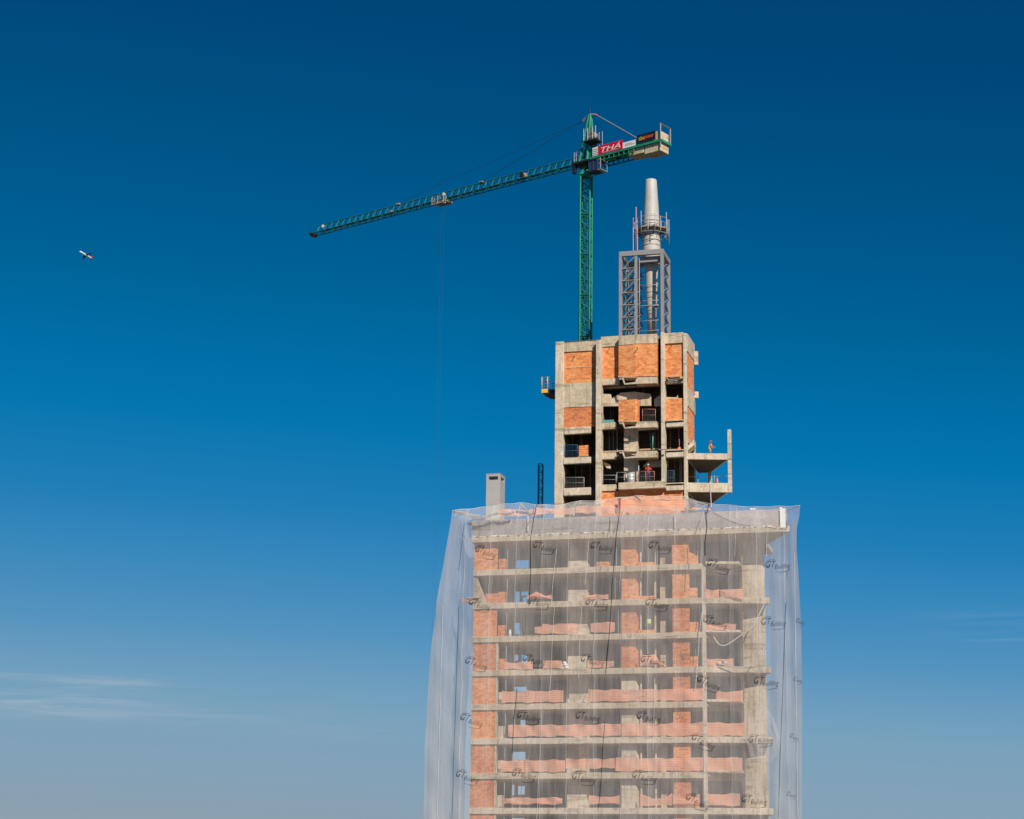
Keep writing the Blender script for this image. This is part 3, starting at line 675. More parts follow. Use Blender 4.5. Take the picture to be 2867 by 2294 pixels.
# jib
mb = MB(); jb = .5; jt = .92; J0 = .9
for b_ in (jb, -jb): mb.bar(K(J0, b_, 0), K(JL, b_, 0), .05, 4)
mb.bar(K(J0, 0, jt), K(JL-.6, 0, jt), .055, 4)
mb.build('jib_chord', TEALG, cr)
mb = MB(); n = int((JL-J0)/.93)
for i in range(n):
    a0 = J0+(JL-J0)*i/n; a1 = J0+(JL-J0)*(i+1)/n; top = min(a0, JL-.6)
    for b_ in (jb, -jb):
        mb.bar(K(a0, b_, 0), K(top, 0, jt), .03, 4)
        if i % 2: mb.bar(K(a0, b_, 0), K(min(a1, JL-.6), 0, jt), .018, 4)
    mb.bar(K(a0, -jb, 0), K(a0, jb, 0), .03, 4)
    mb.bar(K(a0, jb if i % 2 else -jb, 0), K(a1, -jb if i % 2 else jb, 0), .024, 4)
mb.build('jib_lacing', TEALG, cr)
mb = MB(); kbox(mb, JL-.1, JL+.35, -.45, .45, -.2, .15); mb.build('jib_end_block', DARK, cr)
mb = MB(); kbox(mb, J0, JL-1, -.12, .12, .09, .12); mb.build('jib_walkway', DARK, cr)
def jitem(px, py, name, mat, dz0, dz1, half, lab=None):
    a = aof(px, py, 0); mb = MB(); kbox(mb, a-half, a+half, -.3, .3, dz0, dz1); return mb.build(name, mat, cr)
jitem(1453, 497, 'trolley_winch', WOOD, .2, .65, .3); mb = MB(); a = aof(1453, 497); mb.bar(K(a, -.3, .45), K(a, .45, .45), .25, 10); mb.build('winch_drum', DARK, cr)
jitem(1085, 595, 'jib_bracket', RUST, .1, .4, .14); jitem(1080, 580, 'jib_bracket', WOODG, .85, 1.02, .2); jitem(1330, 525, 'jib_bracket', WOODG, .88, 1.0, .2)
for px, py in ((918, 640), (1260, 553)):
    a = aof(px, py, .4); mb = MB(); mb.bar(K(a, .52, .45), K(a, .66, .45), .14, 12, .19); mb.build('floodlight', WHITE, cr)
at_ = aof(1250, 567)
mb = MB(); kbox(mb, at_-.85, at_+.85, -.62, .62, -.32, -.16)
for s in (-.8, .8):
    for b_ in (-.55, .55): mb.bar(K(at_+s, b_-.06, -.02), K(at_+s, b_+.06, -.02), .17, 10)
mb.build('trolley', WOODG, cr)
mb = MB()
for b_ in (.5, .9):
    for s in (-.8, 0, .8): mb.bar(K(at_+s, b_, -.55), K(at_+s, b_, .35), .035, 5)
for h in (-.5, -.1, .3): mb.bar(K(at_-.8, .9, h), K(at_+.8, .9, h), .03, 5)
kbox(mb, at_-.8, at_+.8, .5, .92, -.6, -.52); mb.build('service_cage', STEEL, cr)
for px, py in ((1430, 500), (1440, 498)):
    pass
zh = 58.0
for s in (-.16, .16):
    MB().bar(K(at_+s*1.3, 0, -.2), K(at_+s, 0, zh-Zj), .0045, 4).build('hoist_rope', CABLE, cr)
mb = MB(); p = K(at_, 0, zh-Zj); mb.box(p.x-.2, p.x+.2, p.y-.12, p.y+.12, p.z-.7, p.z+.1); mb.bar(p-Vector((0, 0, .7)), p-Vector((0, 0, 1.05)), .05); mb.path([p+Vector((.0, 0, -1.05)), p+Vector((.13, 0, -1.2)), p+Vector((0, 0, -1.35)), p+Vector((-.14, 0, -1.25))], .045, 6); mb.build('hook_block', YEL, cr)
# peak
ap = at(1652.5, 323, MY+.2); ac = ap.z-Zj; aa = (ap-O).dot(u); ab = (ap-O).dot(nn)
A0 = Vector(ap)
mb = MB()
for (a, b, r) in ((.55, .55, .13), (.55, -.55, .11), (-.45, .5, .13), (-.45, -.5, .11)):
    mb.bar(K(a, b, 0), A0+u*(a*.18)+nn*(b*.2), r, 4, .1)
mb.build('tower_peak', GREEN, cr)
mb = MB()
for i in range(1, 8):
    t = i/8
    P = [K(a, b, 0).lerp(A0+u*(a*.18)+nn*(b*.2), t) for a, b in ((.55, .55), (.55, -.55), (-.45, -.5), (-.45, .5))]
    for j in range(4): mb.bar(P[j], P[(j+1) % 4], .03, 4)
mb.build('peak_lacing', GREEND, cr)
mb = MB(); mb.path([A0+u*.95+Vector((0, 0, -.45)), A0+u*.55+Vector((0, 0, -.12)), A0+Vector((0, 0, .1)), A0-u*.5+Vector((0, 0, -.05)), A0-u*.9+Vector((0, 0, -.22))], .07, 4); mb.build('peak_bracket', RUST, cr)
MB().bar(A0, A0+Vector((0, 0, .9)), .02, 4).build('lightning_rod', CABLE, cr)
for px, py, r in ((1097, 578, .015), (1331, 511, .017)):
    a = aof(px, py, .9); MB().bar(A0+u*.9+Vector((0, 0, -.4)), K(a, 0, .95), r, 4).build('jib_tie', CABLE, cr)
# counter-jib
be = bof(1849, 391, .3); ae = aof(1849, 391, .3); bf = be-1.75
mb = MB()
for b_ in (be, bf):
    mb.slab([K(1.25, b_-.06, .12), K(ae, b_-.06, .12), K(ae, b_+.06, .12), K(1.25, b_+.06, .12)], (0, 0, .24))
mb.slab([K(ae-.002, bf-.06, .12), K(ae-.12, bf-.06, .12), K(ae-.12, be+.06, .12), K(ae-.002, be+.06, .12)], (0, 0, .26))
mb.build('deck_beam', GREEN, cr)
mb = MB(); n = 9
for b_ in (be, bf): mb.bar(K(-1.3, b_, -.28), K(-6.2, b_, -.28), .06, 4)
for i in range(n):
    a0 = -1.3-4.9*i/(n-1); mb.bar(K(a0, be, .1), K(a0, bf, .1), .04, 4); mb.bar(K(a0, be, -.28), K(a0, be, .1), .04, 4); mb.bar(K(a0, bf, -.28), K(a0, bf, .1), .04, 4)
    if i: mb.bar(K(a0, be, -.28), K(a0+.6, bf, -.28), .035, 4)
mb.build('deck_lacing', GREEN, cr)
mb = MB(); kbox(mb, .9, -6.2, bf+.1, be-.1, .30, .34); mb.build('deck_plate', DARK, cr)
mb = MB(); kbox(mb, ae+.1, ae+1.05, bf+.12, be-.14, -.78, 1.35); mb.build('counterweight', TANC, cr, bev=.03)
mb = MB(); kbox(mb, ae+1.07, ae+2.0, bf+.12, be-.14, -.78, 1.3); mb.build('counterweight', TANC, cr, bev=.03)
mb = MB(); kbox(mb, ae+2.1, ae+4.0, bf+.12, be-.14, -.55, .9); mb.build('counterweight', TANC, cr, bev=.03)
mb = MB()
for b_ in (be, bf): mb.bar(K(ae+.0, b_, .3), K(ae+.0, b_, 2.05), .065, 4)
mb.bar(K(ae, be, 2.0), K(ae, bf, 2.0), .065, 4); mb.bar(K(ae, be, .3), K(ae, be, -.5), .05, 4)
mb.build('end_frame', STEEL, cr)
OFFS = 0.0
def text_mesh(body, size, shear=0.0, ext=0.0):
    cu = bpy.data.curves.new('lettering', 'FONT'); cu.body = body; cu.size = size; cu.shear = shear; cu.extrude = ext; cu.offset = OFFS; cu.resolution_u = 3
    o = bpy.data.objects.new('lettering', cu); C.objects.link(o); bpy.context.view_layer.update()
    m = bpy.data.meshes.new_from_object(o.evaluated_get(bpy.context.evaluated_depsgraph_get()))
    bpy.data.objects.remove(o); bpy.data.curves.remove(cu); return m
def lettering(body, mat, parent, org, ax, ay, width, height, off, shear=0, fat=0.0, name='lettering', squash=1):
    m = text_mesh(body, 1, shear); vs = [v.co.copy() for v in m.vertices]
    x0 = min(v.x for v in vs); x1 = max(v.x for v in vs); y0 = min(v.y for v in vs); y1 = max(v.y for v in vs)
    loc = wloc(parent)
    for v, c in zip(m.vertices, vs):
        v.co = org + ax*((c.x-x0)/(x1-x0)*width) + ay*((c.y-y0)/(y1-y0)*height) + off - loc
    if fat:
        m2 = m
    m.materials.clear(); m.materials.append(mat)
    o = bpy.data.objects.new(name, m); C.objects.link(o); o.parent = parent
    if fat:
        s = o.modifiers.new('thickness', 'SOLIDIFY'); s.thickness = .02
    return o
def sign(name, mat, px0, px1, py, c0, c1, b_, th=.06):
    a0, a1 = aof(px0, py[0], (c0+c1)/2), aof(px1, py[1], (c0+c1)/2)
    mb = MB(); kbox(mb, a0, a1, b_, b_+th, c0, c1); o = mb.build(name, mat, cr); return o, max(a0, a1), min(a0, a1), b_+th
_, sA, sB, sF = sign('red_banner', REDS, 1675, 1739, (422, 402), .36, 1.32, be+.02)
UZ = Vector((0, 0, 1))
lettering('THÁ', WHITE, _, K(sA-.35, sF, .56), -u, UZ, (sA-sB)*.80, .66, nn*.012, .25, 1)
mb = MB(); kbox(mb, sB+.5, sA-.5, sF+.004, sF+.014, .47, .50); mb.build('swoosh_line', WHITE, _)
mb = MB(); kbox(mb, aof(1659, 428, .8), sB-1.55, be-.08, be-.02, .36, 1.02); kbox(mb, aof(1659, 428, .8), sA+.02, be-.02, be+.05, .36, 1.3); mb.build('white_hoarding', WHITE, cr)
mb = MB()
for i in range(4): kbox(mb, sA+.05, aof(1659, 428, .8)-.03, be+.053, be+.075, .45+.2*i, .49+.2*i)
kbox(mb, sB-.2, sB-1.4, be-.017, be-.008, .62, .66); kbox(mb, sB-.25, sB-1.1, be-.017, be-.008, .75, .79); mb.build('louvre', STEEL, cr)
mb = MB(); kbox(mb, aof(1659, 428, .8)+.02, aof(1659, 428, .8)+.55, bf+.2, be-.1, .36, 1.35); mb.build('control_cabinet', GREEND, cr)
o2, sA, sB, sF = sign('black_banner', BLACK, 1789, 1834, (395, 378), .42, 1.38, be+.02)
W_ = sA-sB
lettering('tbi', YEL, o2, K(sA-.1*W_, sF, .74), -u, UZ, W_*.30, .40, nn*.012, .1, 1)
lettering('power', ORG, o2, K(sA-.42*W_, sF, .66), -u, UZ, W_*.50, .40, nn*.012, .1, 1)
mb = MB(); mb.bar(A0-u*.85+Vector((0, 0, -.2)), K(aof(1786, 390, .9), (be+bf)/2+.3, .95), .055, 5); mb.build('counter_jib_tie', STEEL, cr)
mb = MB()
for px in (1700, 1760, 1771, 1779):
    a = aof(px, 412, .3); mb.bar(K(a, bf+.1, .3), K(a, bf+.1, 1.55), .022, 4)
mb.bar(K(aof(1700, 430), bf+.1, 1.5), K(aof(1779, 405), bf+.1, 1.5), .02, 4)
for a in (1.0, 1.25): mb.bar(K(a, be, .3), K(a, be, 1.35), .03, 4)
mb.bar(K(1.25, be, 1.3), K(.4, be, 1.3), .025, 4); mb.bar(K(1.25, be, .85), K(.4, be, .85), .025, 4); mb.build('hand_rail', GALV, cr)
# hoist winch beside the peak
hw = K(-1.05, .3, 2.1)
mb = MB(); mb.bar(hw+nn*-.45+Vector((0, 0, .6)), hw+nn*.4+Vector((0, 0, .6)), .4, 14); mb.build('hoist_drum', WOODG, cr)
mb = MB()
for s in (-.75, -.35, .25, .75):
    mb.bar(hw+u*s+nn*.55, hw+u*s+nn*.55+UZ*1.35, .03, 5)
for h in (.1, .5, .9, 1.3): mb.bar(hw-u*.75+nn*.55+UZ*h, hw+u*.75+nn*.55+UZ*h, .025, 5)
mb.build('winch_cage', GALV, cr)
mb = MB(); mb.slab([hw+u*.8-nn*.6, hw-u*.8-nn*.6, hw-u*.8+nn*.6, hw+u*.8+nn*.6], (0, 0, -.15))
for s in (-.6, .6): mb.bar(hw+u*s, K(s*.6, 0, .3), .1, 4)
mb.build('winch_stand', DARK, cr)
for s in (-1.35, -1.75): MB().bar(K(s-.2, be-.5, .3), K(s-.2, be-.5, 3.1), .028, 4).build('standing_pipe', GALV, cr)
# cab
cb0, cb1 = aof(1664, 470, -.8), aof(1700, 470, -.8)
mb = MB(); kbox(mb, cb0, cb1, .1, 1.25, -1.62, -1.5); kbox(mb, cb0, cb1, .1, 1.25, -.42, -.3)
for a in (cb0-.03, (cb0+cb1)/2, cb1+.03):
    for b_ in (.13, 1.22): mb.bar(K(a, b_, -1.5), K(a, b_, -.42), .04, 4)
mb.build('cab', DARK, cr)
mb = MB(); kbox(mb, cb0-.05, cb1+.05, .16, 1.19, -1.499, -.421); mb.build('cab_window', GLASS, cr)
mb = MB()
for a, b_ in ((cb1-.45, 1.25), (cb1-.45, .1)): mb.bar(K(a, b_, -1.5), K(a, b_, -.35), .025, 4)
mb.bar(K(cb1-.45, 1.25, -.5), K(cb1-.45, .1, -.5), .025, 4); mb.bar(K(cb1, 1.25, -.5), K(cb1-.45, 1.25, -.5), .025, 4); mb.bar(K(cb1, 1.25, -1.0), K(cb1-.45, 1.25, -1.0), .025, 4)
kbox(mb, cb1-.02, cb1-.5, .1, 1.25, -1.6, -1.55); mb.build('cab_balcony', GALV, cr)

# ------------------------------------------------------------------ people
def person(loc, yaw, label, top, bottom, helmet, bend=0.0, arms='down', vest=None, scale=1.0):
    ld = Vector(loc); r = bpy.data.objects.new('person', None); C.objects.link(r); r.location = ld; r.rotation_euler = (0, 0, yaw); r.scale = (scale,)*3; r.empty_display_size = .3
    tag(r, label, 'person')
    sb, cb = sin(bend), cos(bend)
    def P(x, y, z):                             # facing -Y; bend the upper body forward above the hips
        if z > .98: h = z-.98; return Vector((x, y*cb - h*sb, .98 + h*cb + y*sb*-1))
        return Vector((x, y, z))
    V = []; E = []; Rr = []
    def add(p, rad, par=None):
        V.append(p); Rr.append(rad); i = len(V)-1
        if par is not None: E.append((par, i))
        return i
    pel = add(P(0, 0, .98), .135); wst = add(P(0, 0, 1.15), .125, pel); chs = add(P(0, .01, 1.34), .15, wst); nk0 = add(P(0, 0, 1.46), .075, chs); nk = add(P(0, -.01, 1.53), .055, nk0)
    h1 = add(P(0, -.02, 1.62), .088, nk); h2 = add(P(0, -.015, 1.70), .082, h1)
    for s in (-1, 1):
        hip = add(P(s*.10, 0, .90), .10, pel); kn = add(P(s*.12, -.03, .50), .065, hip); an = add(P(s*.13, .02, .09), .042, kn); add(P(s*.14, -.12, .04), .035, an)
        sh = add(P(s*.20, .01, 1.42), .06, chs)
        if arms == 'down': el, wr, hd = P(s*.27, .03, 1.13), P(s*.26, -.10, .90), P(s*.25, -.14, .82)
        else: el, wr, hd = P(s*.30, -.10, 1.18), P(s*.14, -.34, 1.12), P(s*.09, -.42, 1.11)
        e = add(el, .046, sh); wi = add(wr, .03, e); pa = add(hd, .032, wi)
        d = (hd-wr).normalized(); sd_ = d.cross(Vector((s, 0, .3))).normalized()
        for k in range(4):
            l = (.075, .085, .08, .06)[k]; o_ = sd_*((k-1.5)*.02); a = add(hd+d*.035+o_, .0095, pa); b = add(hd+d*(.035+l*.55)+o_, .0085, a); add(hd+d*(.035+l*.85)+o_+Vector((-s*.02, 0, -.01)), .008, b)
        a = add(hd+Vector((-s*.03, -.02, 0)), .011, pa); add(hd+Vector((-s*.045, -.03, 0))+d*.035, .009, a)
    m = bpy.data.meshes.new('body'); m.from_pydata(V, E, []); o = bpy.data.objects.new('body', m); C.objects.link(o); o.parent = r
    md = o.modifiers.new('skin', 'SKIN'); md.use_smooth_shade = True
    for i, sv in enumerate(m.skin_vertices[0].data): sv.radius = (Rr[i], Rr[i]); sv.use_root = (i == 0)
    o.modifiers.new('sub', 'SUBSURF').levels = 1; o.modifiers['sub'].render_levels = 1
    m.materials.append(SKIN)
    def cl(name, mat, fn):
        mb = MB(); fn(mb); mm = bpy.data.meshes.new(name); mm.from_pydata(mb.v, [], mb.f); mm.polygons.foreach_set('use_smooth', [True]*len(mb.f)); mm.materials.append(mat)
        q = bpy.data.objects.new(name, mm); C.objects.link(q); q.parent = r; return q
    def tor(mb, lv, n=14):
        b = len(mb.v)
        for z, rx, ry in lv:
            for i in range(n): mb.v.append(P(cos(2*pi*i/n)*rx, sin(2*pi*i/n)*ry, z))
        for k in range(len(lv)-1):
            for i in range(n):
                j = (i+1) % n; mb.f.append((b+k*n+i, b+k*n+j, b+(k+1)*n+j, b+(k+1)*n+i)); mb.sm.append(True)
    def shirt(mb):
        tor(mb, [(.92, .17, .15), (1.1, .165, .14), (1.3, .205, .16), (1.42, .20, .14), (1.49, .09, .085)])
        for s in (-1, 1):
            sh = P(s*.18, .01, 1.42); el = P(s*.27, .03, 1.13) if arms == 'down' else P(s*.30, -.10, 1.18)
            wr = P(s*.26, -.10, .90) if arms == 'down' else P(s*.14, -.34, 1.12)
            mb.bar(sh, el, .075, 10, .06); mb.bar(el, el.lerp(wr, .85), .06, 10, .045)
    def trousers(mb):
        for s in (-1, 1): mb.bar(P(s*.09, 0, .97), P(s*.12, -.03, .50), .118, 12, .085); mb.bar(P(s*.12, -.03, .50), P(s*.13, .02, .10), .085, 12, .07)
        tor(mb, [(.86, .18, .145), (.965, .175, .145), (1.0, .165, .14)])
    cl('shirt', top, shirt); cl('trousers', bottom, trousers)
    if vest: cl('vest', vest, lambda mb: tor(mb, [(1.0, .185, .16), (1.12, .185, .155), (1.3, .218, .17), (1.40, .21, .155)]))
    cl('boots', NAVY, lambda mb: [mb.bar((s*.13, .06, .05), (s*.145, -.17, .045), .055, 8, .05) for s in (-1, 1)])
    cl('face', SKIN, lambda mb: (mb.ball(P(0, -.10, 1.615), .018), mb.ball(P(0.088, 0, 1.62), .022), mb.ball(P(-.088, 0, 1.62), .022)))
    cl('eyes', NAVY, lambda mb: (mb.ball(P(.032, -.098, 1.64), .009, 6), mb.ball(P(-.032, -.098, 1.64), .009, 6), mb.ball(P(0, -.098, 1.575), .012, 6, 2, 1, .5)))
    def hel(mb): tor(mb, [(1.655, .135, .15), (1.66, .118, .125), (1.72, .11, .118), (1.77, .075, .08), (1.79, .02, .02)])
    if helmet: cl('helmet', helmet, hel)
    return r
YW = YAW
p1 = at(1988, 1266, 5.0)
P1 = person((p1.x, 5.0, zA+.002), pi*.55, 'worker in orange top, lime vest and red helmet standing on the upper right balcony', ORC, KHAKI, REDC, .1, 'fwd', HIVIS)
p2 = at(1815, 1352, 2.1); zf_b = at(1800, 1349, 1.45).z
P2 = person((p2.x, 2.1, zf_b+.002), .2, 'worker in a red top leaning on the railing of the central balcony', REDC, NAVY, WHITE, .45, 'fwd')
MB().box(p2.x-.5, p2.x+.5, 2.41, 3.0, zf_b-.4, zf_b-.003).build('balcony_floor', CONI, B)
p3 = at(1816, 1770, 1.0)
P3 = person((p3.x, 1.15, slab_top(3)+.004), 0, 'worker with a yellow helmet standing in the window recess behind the net', NAVY, NAVY, YEL, 0, 'down', HIVIS)

# ------------------------------------------------------------------ loose things on the tower
def railing(name, x0, x1, ytop, ybot, Y, label, mat=GALV, posts=2, infill=GRID, x2=None, Y2=None):
    a = at(x0, ybot, Y); b = at(x1, ybot, Y if Y2 is None else Y2); zt = at(x0, ytop, Y).z; zt2 = at(x1, ytop, Y if Y2 is None else Y2).z
    r = thing(name, ((a.x+b.x)/2, Y, min(a.z, b.z)), label, 'railing')
    for i in range(posts):
        t = i/(posts-1); p = a.lerp(b, t); MB().bar(p, (p.x, p.y, zt+(zt2-zt)*t), .028, 6).build('post', mat, r)
    mb = MB(); mb.bar((a.x, a.y, zt), (b.x, b.y, zt2), .02, 6); mb.bar((a.x, a.y, (zt+a.z)/2), (b.x, b.y, (zt2+b.z)/2), .012, 6); mb.build('rail', mat, r)
    if infill:
        mb = MB(); n = max(3, int((b.x-a.x)/.14)); m_ = 7
        for i in range(n+1): p = a.lerp(b, i/n); mb.bar(p+Vector((0, .04, 0)), (p.x, p.y+.04, zt+(zt2-zt)*i/n), .008, 3)
        for j in range(m_): t = j/m_; mb.bar((a.x, a.y+.04, a.z+(zt-a.z)*t), (b.x, b.y+.04, b.z+(zt2-b.z)*t), .008, 3)
        mb.build('mesh_panel', infill if infill != GRID else STEEL, r)
    return r
railing('guard_railing', 1580, 1616, 1246, 1278, 2.1, 'blue meshed guard railing left of the stacked bricks on the tower', BLUEN, 2, BLUEN)
railing('guard_railing', 1581, 1635, 1337, 1367, 2.1, 'grey meshed guard railing in the lowest left opening of the tower')
railing('guard_railing', 1799, 1835, 1146, 1179, 1.75, 'meshed guard railing with pink posts in the upper central window of the tower', RUST)
railing('guard_railing', 1687, 1725, 1331, 1355, 2.05, 'slanting guard rail at the left end of the central balcony', GALV, 2, None)
railing('guard_railing', 1727, 1752, 1323, 1350, 2.25, 'guard rail left of the silver drum on the central balcony', GALV, 2, None)
railing('guard_railing', 1783, 1832, 1320, 1349, 1.6, 'meshed guard railing in front of the worker in red', RUST, 3)
railing('guard_railing', 1867, 1887, 1318, 1356, 1.9, 'blue framed meshed railing right of the slim front column of the central balcony', BLUEN, 2)
d = at(1766.5, 1350, 1.85); sdm = thing('drum', (d.x, 1.85, zf_b), 'shiny silver drum standing on the central balcony', 'drum')
MB().lathe((d.x, 1.85, zf_b+.003), [(.30, 0), (.33, .02), (.33, .3), (.34, .32), (.33, .34), (.33, .6), (.34, .62), (.33, .64), (.33, .88)], 24).build('barrel', MET, sdm)
MB().lathe((d.x, 1.85, zf_b+.885), [(.33, 0), (.3, .05), (.1, .09)], 24).build('lid', GALV, sdm)
def brickstack(x, y, z, w, h, dpt, label, n=5):
    r = thing('brick_stack', (x+w/2, y+dpt/2, z), label, 'bricks')
    MB().box(x-.03, x+w+.03, y, y+dpt, z, z+.1).build('pallet', WOOD, r)
    mb = MB(); rr = int(h/.2)
    for j in range(rr): mb.box(x+random.uniform(-.01, .02), x+w+random.uniform(-.02, .01), y+.02, y+dpt-.02, z+.105+j*.2, z+.295+j*.2)
    mb.build('bricks', BRK, r, bev=.01); return r
q = at(1620, 1283, 2.5); brickstack(q.x, 2.5, zt_(1277)+.155, .92, 1.15, .8, 'stack of orange bricks on a pallet in the left opening of the tower')
q = at(1669, 1583, .3); brickstack(q.x, .4, slab_top(1)+.004, 1.15, .5, .8, 'low stack of orange bricks on the top netted floor')
def pole_(name, x, y0, y1, Y, r, mat, label, cat, x2=None):
    a = at(x, y0, Y); b = at(x if x2 is None else x2, y1, Y); return MB().bar(a, b, r, 8).build(name, mat, None, label, cat)
pole_('prop', 1827, 1265, 1211, 2.3, .055, TEAL, 'slim teal prop standing in the wide dark opening of the tower', 'prop', 1828)
pole_('prop', 1691, 1181, 1143, 2.3, .06, WOOD, 'orange timber prop leaning in the upper left window of the tower', 'prop', 1684)
pole_('prop', 1788, 1349, 1296, 1.9, .05, GALV, 'grey steel prop beside the worker in red on the central balcony', 'prop')
a, b, zt, zb = prect(1682.5, 1176, 1718, 1182, 1.9); MB().box(a+.02, b, 1.94, 2.06, zb, zt).build('toe_board', TEAL, None, 'teal board across the bottom of the upper left window of the tower', 'board')
a, b, zt, zb = prect(1844, 1257, 1867, 1259.5, 1.0); MB().box(a, b, 1.0, 1.15, zb, zt).build('plank', WOODG, None, 'short plank fixed across the slim front column of the tower', 'plank')
a, b, zt, zb = prect(1866, 1055, 1911, 1063, 1.5)
bk = thing('hanging_bracket', ((a+b)/2, 1.5, zb), 'rusty yellow bracket frame under the right brick panel near the tower top', 'bracket')
mb = MB(); mb.box(a, b, 1.5, 1.6, zb, zb+.08); mb.box(a, a+.1, 1.5, 1.9, zb, zt); mb.box(b-.28, b, 1.5, 1.9, zb, zt); mb.box(a+.3, b-.3, 1.5, 1.58, zt-.07, zt); mb.build('frame', WOODG, bk)
MB().box(b-.22, b-.06, 1.48, 1.5, zb+.05, zt).build('pad', YEL, bk)
a, b, zt, zb = prect(1898, 1253, 1905, 1259, 1.9); mb = MB(); mb.box(a, b, 1.9, 2.2, zb, zt); mb.box(a+.05, b-.05, 1.95, 2.15, zt, zt+.04); mb.build('clay_block', BRK, None, 'single orange block on the ledge beside the right tower column', 'block')
rp = at(1958, 1333, 4.0)
r = thing('balcony_railing', (rp.x, 4, zB), 'thin post and rope railing on the lower right balcony', 'railing')
for x in (1954, 2000): q = at(x, 1352, 4.0); MB().bar((q.x, 4.0, zB), (q.x, 4.0, zB+1.05), .05, 6).build('post', WOODG, r)
q = at(1922, 1352, 4.0); MB().path([(q.x, 4, zB+1.0), (at(1954, 1352, 4).x, 4, zB+.98), (at(2000, 1352, 4).x, 4, zB+.9), (xe, 4.2, zB+.95)], .018, 4).build('rope', GALV, r)
for x, h, m_ in ((1992, .85, TEAL), (2008, .7, RUST)):
    q = at(x, 1352, 3.6); mb = MB(); mb.lathe((q.x, 3.6, zB+.002), [(.1, 0), (.11, .05), (.11, h*.7), (.05, h*.85), (.04, h)], 12)
    mb.build('gas_bottle', m_, None, ('teal' if m_ is TEAL else 'pinkish') + ' gas bottle standing on the lower right balcony', 'bottle')
q = at(1990, 1380, 2.6); MB().path([(q.x, 2.42, zB+.1), (q.x+.02, 2.38, zBb-.3), (q.x+.1, 2.3, zBb-1.8)], .03, 4).build('hanging_rope', ROPEW, None, 'thin pale rope hanging from the lower right balcony', 'rope')

# ------------------------------------------------------------------ orange barriers
def sheet(P00, P10, P01, P11, nx, ny, wav, seed, sag=0.0, hem=.03):
    rnd = random.Random(seed); ph = [rnd.uniform(0, 6.28) for _ in range(6)]; fr_ = [rnd.uniform(1.2, 5) for _ in range(3)]
    mb = MB(); V = []
    L = (P10-P00).length
    for j in range(ny+1):
        for i in range(nx+1):
            s, t = i/nx, j/ny; p = P00.lerp(P10, s).lerp(P01.lerp(P11, s), t)
            wv = wav*sum(sin(s*L*fr_[k]+ph[k]+t*1.5*k) for k in range(3))/3
            edge = hem*sin(s*L*2.3+ph[3]) + hem*.6*sin(s*L*5.1+ph[4])
            V.append(p+Vector((0, wv-abs(wav)-.01, edge*(1 if j == ny else -1 if j == 0 else 0) - sag*sin(pi*s)*(t))))
    mb.v = V
    for j in range(ny):
        for i in range(nx):
            a = j*(nx+1)+i; mb.f.append((a, a+1, a+nx+2, a+nx+1)); mb.sm.append(True)
    return mb
NAMES = ['', 'first', 'second', 'third', 'fourth', 'fifth', 'sixth', 'seventh', 'eighth']
def barrier(f, x0, x1, yt, yb, where, seed, Y=.02, Y1=None, sag=0):
    Y1 = Y if Y1 is None else Y1
    P00, P10, P01, P11 = at(x0, yb, Y), at(x1, yb, Y1), at(x0, yt, Y), at(x1, yt, Y1)
    if f:
        z = max((P00.z+P10.z)/2, slab_top(f)+.03); P00.z = z; P10.z = z
        h = ((P01.z+P11.z)/2); P01.z = h; P11.z = h
    L = (P10-P00).length
    o = sheet(P00, P10, P01, P11, max(6, int(L*5)), 5, .09, seed, sag+(seed*37 % 11)/11*.12, .045).build('barrier_mesh', OMESH, None,
        ('orange barrier mesh on the %s netted floor, %s' % (NAMES[f], where)) if f else where, 'barrier', 'orange barrier meshes')
    return o
BL = [(2, 1477, 1545, 1668, 1677, 'low strip by the left opening'), (2, 1632, 1704, 1665, 1680, 'before the concrete column'), (2, 1976, 2014, 1649, 1676, 'left half of the right bay'),
      (3, 1498, 1518, 1754, 1775, 'short box-like piece at its left end'), (3, 1519, 1624, 1746, 1775, 'long piece left of the concrete column'), (3, 1654, 1722, 1744, 1771, 'right of the concrete column'), (3, 1977, 2061, 1748, 1776, 'in the right bay'),
      (4, 1413, 1492, 1853, 1875, 'left piece'), (4, 1520, 1574, 1851, 1871, 'just left of the white sacks'), (4, 1648, 1720, 1850, 1870, 'between column and brick pier'), (4, 1980, 2054, 1844, 1866, 'in the right bay'),
      (5, 1406, 1578, 1935, 1967, 'long left piece'), (5, 1648, 1969, 1929, 1963, 'long centre piece'), (5, 2006, 2081, 1934, 1968, 'in the right bay'),
      (6, 1424, 1739, 2029, 2062, 'left half'), (6, 1741, 2086, 2024, 2061, 'right half'),
      (7, 1402, 1583, 2129, 2162, 'left piece'), (7, 1585, 1722, 2124, 2152, 'middle piece'), (7, 1724, 2079, 2121, 2159, 'long right piece'),
      (8, 1408, 1575, 2234, 2252, 'narrow left piece'), (8, 1649, 1736, 2229, 2251, 'middle piece'), (8, 1792, 1882, 2222, 2256, 'left part of the draped run'), (8, 1884, 1960, 2224, 2252, 'right part of the draped run'), (8, 1982, 2073, 2222, 2256, 'in the right bay')]
for i, (f, x0, x1, yt, yb, wh) in enumerate(BL):
    Ya = .02 if x0 < 1970 else .55; Yb_ = .02 if x1 < 1975 else .75
    if f == 8 and 'draped' in wh: barrier(f, x0, x1, yt, yb, wh, 50+i, Ya, Yb_, .35)
    elif f in (6, 7) and x0 < 1970 < x1: barrier(f, x0, 1969, yt, yb, wh+', to the slim column', 50+i, .02, .02); barrier(f, 1978, x1, yt, yb, wh+', in the right bay', 90+i, .15, .85)
    else: barrier(f, x0, x1, yt, yb, wh, 50+i, Ya, Yb_)
